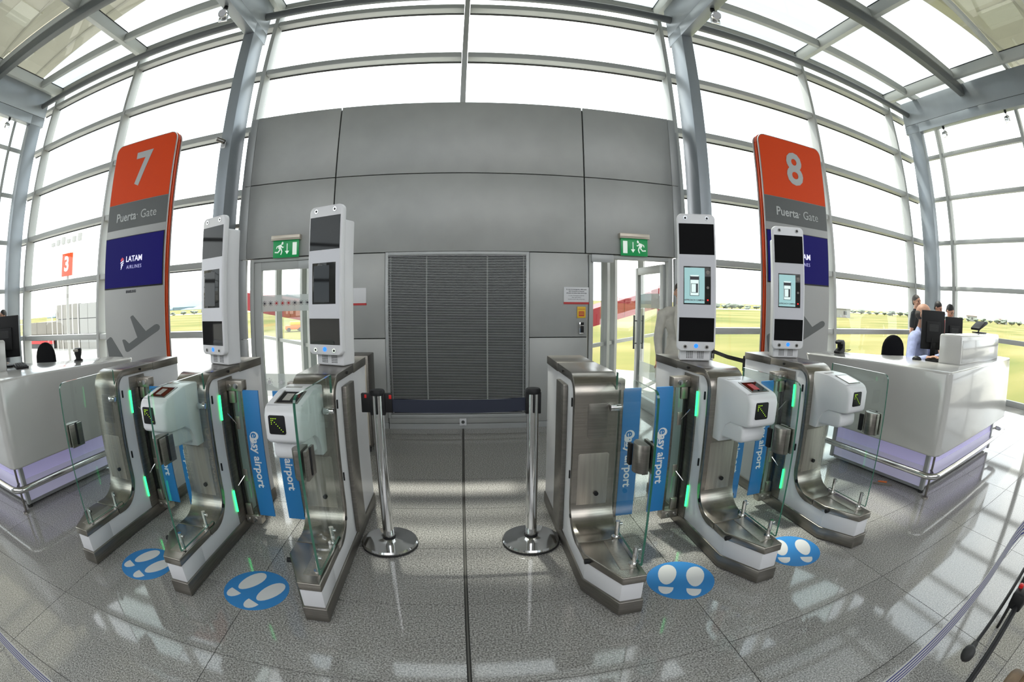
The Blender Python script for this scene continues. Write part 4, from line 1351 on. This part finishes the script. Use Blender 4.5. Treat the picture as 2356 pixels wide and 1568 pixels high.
def person(label, loc, rz, h=1.75, skin='skin', top='shirt_dark', hair='hair', arms=None, look=(0, 1, 0), bare_forearm=True, coat=False, sit=False, female=False, bald=False, beard=False, lean_f=0.0, voxel=.013, group=None):
    s = h / 1.75
    t = thing('person', label, 'person', loc, rz, group)
    V = lambda x, y, z: Vector((x, y + lean_f * max(0, z - .95), z)) * s
    sh = .165 if female else .19
    hips = .95
    body = [('e', V(0, 0, .96), (.155 * s, .11 * s, .11 * s)), ('e', V(0, .0, 1.10), (.14 * s, .098 * s, .14 * s)), ('e', V(0, .0, 1.28), (.155 * s, .108 * s, .17 * s)),
            ('c', V(-sh + .02, 0, 1.425), V(sh - .02, 0, 1.425), .058 * s, .058 * s), ('c', V(0, -.005, 1.44), V(0, .012, 1.57), .052 * s, .048 * s)]
    hc = V(0, .02, 1.645)
    hp, q, rot = head_prims(hc, look, s, female)
    body += hp
    sleeves = []
    fore = []
    if arms is None: arms = [((-.215, .0, 1.40), (-.26, -.02, 1.12), (-.25, .10, .88)), ((.215, .0, 1.40), (.26, -.02, 1.12), (.25, .10, .88))]
    for A in arms:
        a, b, c = [V(*p) for p in A]
        body += [('c', a, b, .046 * s, .038 * s), ('c', b, c, .037 * s, .026 * s)]
        hand(body, c, c - b, Vector((0, 0, 1)) if abs((c - b).normalized().z) < .7 else Vector((0, 1, 0)), s)
        mid = a.lerp(b, .62)
        if bare_forearm: sleeves.append(('c', a, mid, .060 * s, .056 * s))
        else: sleeves += [('c', a, b, .060 * s, .052 * s), ('c', b, b.lerp(c, .9), .050 * s, .038 * s)]
    legs = []
    for k in (-1, 1):
        if sit:
            kn = Vector((.11 * k, .42, .93)) * s; an = Vector((.12 * k, .40, .50)) * s; hp0 = Vector((.09 * k, .02, .95)) * s
        else:
            kn = Vector((.10 * k, .015, .50)) * s; an = Vector((.105 * k, -.01, .09)) * s; hp0 = Vector((.085 * k, 0, .92)) * s
        body += [('c', hp0, kn, .078 * s, .052 * s), ('c', kn, an, .050 * s, .034 * s), ('c', an + Vector((0, 0, -.035)) * s, an + Vector((.01 * k, .15, -.055)) * s, .036 * s, .030 * s)]
        legs += [('c', hp0, kn, .092 * s, .070 * s), ('c', kn, an, .068 * s, .056 * s)]
    bd = blob('body', body, skin, t, voxel * .8)
    shirt = [('e', V(0, 0, .98), (.170 * s, .125 * s, .12 * s)), ('e', V(0, .0, 1.10), (.158 * s, .116 * s, .15 * s)), ('e', V(0, .0, 1.28), (.172 * s, .124 * s, .175 * s)),
             ('c', V(-sh + .02, 0, 1.42), V(sh - .02, 0, 1.42), .070 * s, .070 * s), ('c', V(0, -.01, 1.44), V(0, .0, 1.485), .068 * s, .062 * s)] + sleeves
    if coat:
        shirt += [('c', V(0, 0, 1.0), V(0, 0, .62), .17 * s, .20 * s)]
    blob('coat' if coat else 'shirt', shirt, top, t, voxel)
    pants = [('e', Vector((0, 0, .94)) * s, (.165 * s, .122 * s, .10 * s))] + legs
    blob('trousers', pants, 'trousers', t, voxel)
    m = MB()
    for k in (-1, 1):
        an = (Vector((.12 * k, .40, .50)) if sit else Vector((.105 * k, -.01, .09))) * s
        m.cut().prism([(an.y - .06 * s, an.z - .088 * s), (an.y + .20 * s, an.z - .088 * s), (an.y + .20 * s, an.z - .055 * s), (an.y + .10 * s, an.z - .02 * s), (an.y + .04 * s, an.z + .0), (an.y - .06 * s, an.z + .0)], 'x', an.x - .045 * s, an.x + .045 * s)
    m.build('shoe', 'rubber', t, .012, 3)
    face(t, q, s, hair, True)
    if bald:
        o = blob('hair', [('e', q(0, -.030, .0), (.0785 * s, .078 * s, .060 * s), rot)], 'hair_short', t, .010)
    else:
        hair_cap(t, q, rot, s, hair)
    if female:
        blob('hair_bun', [('e', q(0, -.115, .0), (.038 * s, .034 * s, .04 * s), rot)], hair, t, .010)
    if beard:
        blob('beard', [('e', q(0, .045, -.080), (.047 * s, .050 * s, .042 * s), rot), ('c', q(-.056, .020, -.03), q(-.030, .060, -.085), .016 * s, .018 * s), ('c', q(.056, .020, -.03), q(.030, .060, -.085), .016 * s, .018 * s), ('c', q(-.026, .082, -.040), q(.026, .082, -.040), .007 * s, .007 * s)], hair, t, .008)
    return t, q, V

# seated clerk: hips at the chair, right hand on the keyboard
ps, q, V = person('bald bearded man in a pale blue shirt seated at the right desk', (4.45, 2.82, -.21), math.radians(-170), 1.80, 'skin', 'shirt_blue', 'hair_brown',
       arms=[((-.215, .0, 1.40), (-.29, .10, 1.18), (-.12, .32, 1.265)), ((.215, .0, 1.40), (.35, .06, 1.19), (.42, .30, 1.262))],
       look=(-.22, 1, -.12), bare_forearm=False, sit=True, bald=True, beard=True, lean_f=.10, voxel=.012)
ps, q, V = person('standing man in a dark grey polo shirt behind the bald seated man', (7.72, 4.93, 0), math.radians(-160), 1.80, 'skin', 'shirt_dark', 'hair_short', look=(.55, 1, -.05))
ps, q, V = person('man with black hair looking down, behind the bald man and beside the big column', (8.02, 4.55, 0), math.radians(-150), 1.71, 'skin', 'shirt_dark', 'hair', look=(.5, 1, -.5))
ps, q, V = person('man in a red shirt with black hair, head bowed, between the two monitors', (7.62, 4.06, 0), math.radians(-200), 1.66, 'skin', 'shirt_red', 'hair', look=(-.2, 1, -.6), lean_f=.06)
MB().tube([V(-.06, .10, 1.44), V(-.03, .145, 1.25), V(0, .155, 1.15), V(.03, .145, 1.25), V(.06, .10, 1.44)], .006, 6).build('lanyard', 'red_plastic', ps)
ps, q, V = person('woman in a long cream coat over a black top, half hidden behind a lit kiosk', (2.325, 4.60, 0), math.radians(165), 1.69, 'skin', 'coat_white', 'hair_brown', look=(.15, 1, -.02), bare_forearm=False, coat=True, female=True)
blob('black_top', [('e', V(0, .072, 1.29), (.080, .062, .15)), ('e', V(0, .068, 1.10), (.062, .060, .14))], 'shirt_dark', ps, .012)
m = MB()
for k in (-1, 1):
    m.cut().prism([(k * .03, 1.42), (k * .085, 1.44), (k * .10, 1.28), (k * .055, 1.02), (k * .045, 1.02)], 'y', .118, .132)
m.build('lapel', 'coat_white', ps, .003)
ps, q, V = person('person in dark clothes standing beside the far left column', (-8.33, 4.70, 0), math.radians(160), 1.66, 'skin_dark', 'shirt_dark', 'hair', look=(-.4, 1, 0))

# ------------------------------------------------------------------ lamps and camera under the beams
def flood(x, y, z, rz, label):
    t = thing('floodlight', label, 'lamp', (x, y, z), rz, 'floodlights under the roof beams')
    MB().ico((0, 0, -.03), .034, 2).lathe([(.03, -.008), (.03, 0)], n=16).build('ball_mount', 'black', t, smooth=True)
    MB().tube([(0, 0, -.05), (.01, -.03, -.12)], .012, 8).build('arm', 'steel_plate', t)
    hd = MB().tube([(.01, -.01, -.13), (.01, -.075, -.155)], .062, 20).box(-.05, .07, .0, .022, -.235, -.11).build('lamp_head', 'chrome', t, .004)
    MB().tube([(.01, -.0755, -.155), (.01, -.080, -.157)], .048, 18).build('lens', 'diffuser', hd)
flood(-3.0, 4.13, 5.135, .2, 'small steel floodlight under the roof beam left of the centre bay')
flood(2.85, 4.10, 5.135, -.2, 'small steel floodlight under the roof beam right of the centre bay')
flood(8.66, 4.24, 5.135, 1.2, 'small steel floodlight under the far right beam, the one nearer the column')
flood(8.66, 2.50, 5.135, 1.2, 'small steel floodlight under the far right beam, further from the column')
flood(-8.50, 4.28, 5.135, -1.2, 'small steel floodlight under the far left beam')
t = thing('security_camera', 'small security camera on a bracket, on the left grey column above the kiosks', 'camera', (-3.01, 4.88, 3.46))
MB().prism(rrect(-.03, .03, -.05, .05, .01, 3), 'y', -.012, 0).build('wall_plate', 'white', t)
MB().tube([(0, -.01, -.02), (0, -.05, -.02), (0, -.07, .02)], .010, 8).build('bracket', 'white', t, smooth=True)
b_ = MB().tube([(-.055, -.10, .055), (.035, -.055, .015)], .030, 14).build('camera_body', 'steel_dark', t, smooth=True)
MB().tube([(.034, -.056, .0155), (.045, -.05, .0105)], .024, 14).build('lens', 'black_gloss', b_)
MB().prism([(-.075, .06), (.05, .005), (.05, .012), (-.075, .07)], 'y', -.115, -.04).build('sun_hood', 'white', b_)

# metal cabinet behind the third gate
t = thing('metal_cabinet', 'waist high grey steel cabinet against the wall, behind the gate left of the grille', 'cabinet', (-1.165, 4.47, 0))
MB((-1.165, 4.47, 0)).box(-1.40, -.93, 4.33, 4.63, .06, .97).build('body', 'steel_dark', t, .012)
MB((-1.165, 4.47, 0)).box(-1.38, -.95, 4.315, 4.335, .08, .50).cut().box(-1.38, -.95, 4.315, 4.335, .52, .90).build('drawer', 'exit_case', t, .005)
MB((-1.165, 4.47, 0)).tube([(-1.36, 4.29, .93), (-.96, 4.29, .93)], .014, 10).tube([(-.96, 4.29, .93), (-.96, 4.33, .93)], .012, 8).tube([(-1.36, 4.29, .93), (-1.36, 4.33, .93)], .012, 8).build('handle', 'chrome', t, smooth=True)
m = MB((-1.165, 4.47, 0))
for x in (-1.36, -.97):
    for y in (4.36, 4.60): m.cut().tube([(x - .015, y, .03), (x + .015, y, .03)], .03, 14)
m.build('caster', 'rubber', t)
# door wedge of wood beside the desk
t = thing('wooden_wedge', 'thin brown wooden offcut lying on the floor beside the right desk', 'wood offcut', (3.50, 2.37, 0), -.9)
MB().prism([(-.10, -.012), (.10, -.018), (.11, .012), (-.09, .010)], 'z', .001, .014).build('offcut', 'cargo', t, .001)
MB().prism([(-.05, .012), (.04, .012), (.05, .035), (-.04, .03)], 'z', .001, .022).build('offcut', 'vehicle', t, .001)

# folded tripod and bag at the right edge of the picture
t = thing('tripod', 'black tripod with a round foot and red button clamp, lower right edge', 'tripod', (1.60, .24, 0))
TO = (1.60, .24, 0)
lg = MB(TO).tube([(1.92, .30, .62), (1.43, .27, .55)], .0085, 10).build('leg', 'black', t, smooth=True)
MB(TO).ico((1.375, .265, .545), .030, 2).tube([(1.43, .27, .55), (1.395, .266, .548)], .014, 10).build('foot', 'rubber', lg, smooth=True)
MB(TO).tube([(1.92, .24, .64), (1.55, .205, .58), (.95, .14, .46)], .014, 12).build('leg', 'black', t, smooth=True)
cl = MB(TO).box(1.66, 1.76, .19, .26, .585, .65).build('clamp', 'black', t, .012)
MB(TO).lathe([(.012, 0), (.012, .012), (.006, .016)], (1.715, .245, .648), 14).build('button', 'red_plastic', cl)
MB(TO).tube([(.95, .14, .46), (.6, .10, .004)], .012, 10).build('leg', 'black', t, smooth=True)
MB(TO).tube([(1.92, .27, .64), (2.3, .34, .30), (2.5, .38, .004)], .012, 10).build('leg', 'black', t, smooth=True)
t = thing('shoulder_bag', 'brown cloth bag just entering the lower right corner', 'bag', (1.62, -.02, 0))
MB().prism(rrect(-.20, .20, .0, .36, .10), 'y', -.09, .09).build('bag_body', 'bag', t, .04, 4)
MB().tube([(-.15, 0, .33), (-.10, 0, .50), (.0, 0, .56), (.10, 0, .50), (.15, 0, .33)], .014, 8).build('strap', 'bag', t, smooth=True)

# ------------------------------------------------------------------ outside things
def red_ramp(pts, label):
    t = thing('boarding_ramp', label, 'ramp', (pts[0][0], 15, -1.5))
    O = (pts[0][0], 15, -1.5)
    (xa, za, ha), (xb, zb, hb) = pts
    MB(O).prism([(xa, za), (xb, zb), (xb, zb + hb), (xa, za + ha)], 'y', 14.9, 16.4).build('side_panel', 'ramp_red', t)
    n = 9
    m = MB(O)
    for i in range(1, n):
        u = i / n
        x = xa + (xb - xa) * u; z = za + (zb - za) * u; hh = ha + (hb - ha) * u
        m.cut().box(x - .03, x + .03, 14.86, 14.9, z + .04, z + hh - .04)
    m.build('panel_rib', 'ramp_red', t)
    m = MB(O)
    for u in (.36, .44):
        x = xa + (xb - xa) * u; z = za + (zb - za) * u
        m.cut().box(x - .14, x + .14, 14.87, 14.9, z + .15, z + .40)
    m.build('small_sign', 'ramp_pale', t)
    m = MB(O)
    for u in (.05, .95):
        x = xa + (xb - xa) * u; z = za + (zb - za) * u
        m.cut().box(x - .1, x + .1, 15.2, 15.4, -1.47, z + .1)
    m.build('ramp_leg', 'ramp_red', t)
red_ramp([(3.3, .32, .55), (7.1, 1.36, .70)], 'red sloping boarding ramp seen through the open right door')
red_ramp([(-3.9, .56, .65), (-8.6, 1.42, .60)], 'red sloping boarding ramp seen through the closed left door')

t = thing('cargo_building', 'beige flat roofed building of large panels, left of the gate seven sign', 'building', (-35, 29, -1.5))
CB = (-35, 29, -1.5)
def cargo_panels(x0, x1, y, z0, z1, nx, nz, nm='wall_panel', mt='cargo'):
    for i in range(nx):
        for j in range(nz):
            a, b = x0 + (x1 - x0) * i / nx, x0 + (x1 - x0) * (i + 1) / nx
            c, d = z0 + (z1 - z0) * j / nz, z0 + (z1 - z0) * (j + 1) / nz
            MB(CB).box(a + .03, b - .03, y, y + .4, c + .03, d - .03).build(nm, mt, t)
cargo_panels(-37.2, -33.1, 28.0, -1.5, 2.35, 3, 3)
cargo_panels(-33.0, -30.4, 28.0, -1.5, 2.30, 2, 3, 'wall_panel', 'house')
cargo_panels(-43.5, -37.3, 28.2, -.2, .95, 3, 1)
MB(CB).box(-37.15, -30.5, 28.3, 34, -1.5, 2.25).build('core', 'cargo', t)
MB(CB).box(-43.4, -37.2, 28.5, 34, -1.5, .9).build('annex_core', 'cargo', t)
MB(CB).box(-43.4, -37.9, 28.15, 28.35, -1.5, -.55).build('annex_opening', 'panel_dark', t)
MB(CB).box(-43.4, -37.9, 28.05, 28.2, -1.05, -.78).build('red_band', 'red_plastic', t)
t = thing('gate_sign', 'orange square sign with white numeral three outside the left windows', 'sign', (-18.7, 14.9, -1.5))
MB().box(-.44, .44, -.05, .05, 4.72, 5.76).build('sign_plate', 'orange', t, .01)
MB().box(-.06, .06, .05, .13, 0, 5.5).build('mast', 'house', t)
text_mesh('numeral', '3', .92, 'letter_white', t, at(0, -.056, 5.24) @ FRONT, .004, .03)
t = thing('roof_lights', 'faint row of roof fittings far outside the left windows', 'fittings', (-30.5, 24, -1.5))
for i in range(6):
    f_ = MB().box(-2.2 + i * .8, -1.8 + i * .8, -.1, .1, 8.2, 8.5 + .12 * (i % 3)).build('fitting', 'house', t)
    MB().box(-2.03 + i * .8, -1.97 + i * .8, -.03, .03, 0, 8.2).build('thin_mast', 'runway', f_)
t = thing('baggage_tug', 'small orange and yellow vehicle on the apron beyond the left door', 'vehicle', (-17.4, 44.5, -1.47), .5)
MB().box(-.9, .9, -.5, .5, .2, .62).build('body', 'vehicle', t, .06)
MB().box(-.4, .7, -.45, .45, .62, .98).build('cab', 'yellow_sign', t, .08)
m = MB()
for x in (-.6, .6):
    for y in (-.5, .5): m.cut().tube([(x, y - .06, .2), (x, y + .06, .2)], .2, 14)
m.build('wheel', 'rubber', t)

def house(x, y, w_, d_, h_, rz, label, mt='house', rmt='roof_far'):
    t = thing('far_house', label, 'house', (x, y, -1.5), rz)
    MB().box(-w_ / 2, w_ / 2, -d_ / 2, d_ / 2, 0, h_).build('wall', mt, t)
    MB().prism([(-d_ / 2 - .3, h_), (d_ / 2 + .3, h_), (d_ / 2 + .3, h_ + .15), (0, h_ + .5), (-d_ / 2 - .3, h_ + .15)], 'x', -w_ / 2 - .3, w_ / 2 + .3).build('roof', rmt, t)
    for i in range(3):
        xx = -w_ / 2 + w_ * (i + .5) / 3
        MB().box(xx - w_ * .05, xx + w_ * .05, -d_ / 2 - .06, -d_ / 2 + .1, h_ * .35, h_ * .75).build('window', 'panel_dark', t)
house(110, 104, 10.5, 5, 2.6, -.8, 'low white building far out on the grass, right of the gate eight sign', 'house', 'house')
house(300, 170, 14, 7, 3.4, -1.0, 'far house with a blue front near the right edge', 'shirt_blue')
house(330, 152, 9, 7, 3.6, -1.0, 'far house with a brown roof, right of the blue one')
house(345, 128, 9, 7, 3.2, -1.1, 'far pale house nearest the right edge')

tree_src = []
def far_tree(x, y, h_, i):
    if len(tree_src) < 3:
        t = thing('tree', 'distant bushy tree on the edge of the airfield', 'tree', (x, y, -1.5), 0, 'distant trees along the airfield')
        m = MB()
        random.seed(20 + i)
        for k in range(7):
            m.ico((random.uniform(-.9, .9), random.uniform(-.7, .7), random.uniform(.9, 2.3)), random.uniform(.6, 1.0), 2, (1, 1, .85), jitter=.12)
        m.build('crown', 'leaf', t)
        MB().tube([(0, 0, 0), (0, 0, 1.2)], .16, 8).build('trunk', 'bag', t)
        tree_src.append(t)
    else:
        t = copy_tree(tree_src[i % 3])
        t.location = (x, y, -1.5)
    t.scale = (h_ / 3.2 * 1.9,) * 2 + (h_ / 3.2,)
    t.rotation_euler = (0, 0, i * 1.3)
random.seed(3)
for i in range(46):
    az = math.radians(27 + i * 1.05)
    d = 205 + i * 3.4 + (9 if i % 2 else -9)
    far_tree(d * math.sin(az), d * math.cos(az), random.uniform(1.9, 3.3) * (1 + .006 * i), i)
for i in range(8):
    az = math.radians(-30 - i * 1.4)
    far_tree(170 * math.sin(az), 170 * math.cos(az), random.uniform(1.2, 2.2), i)
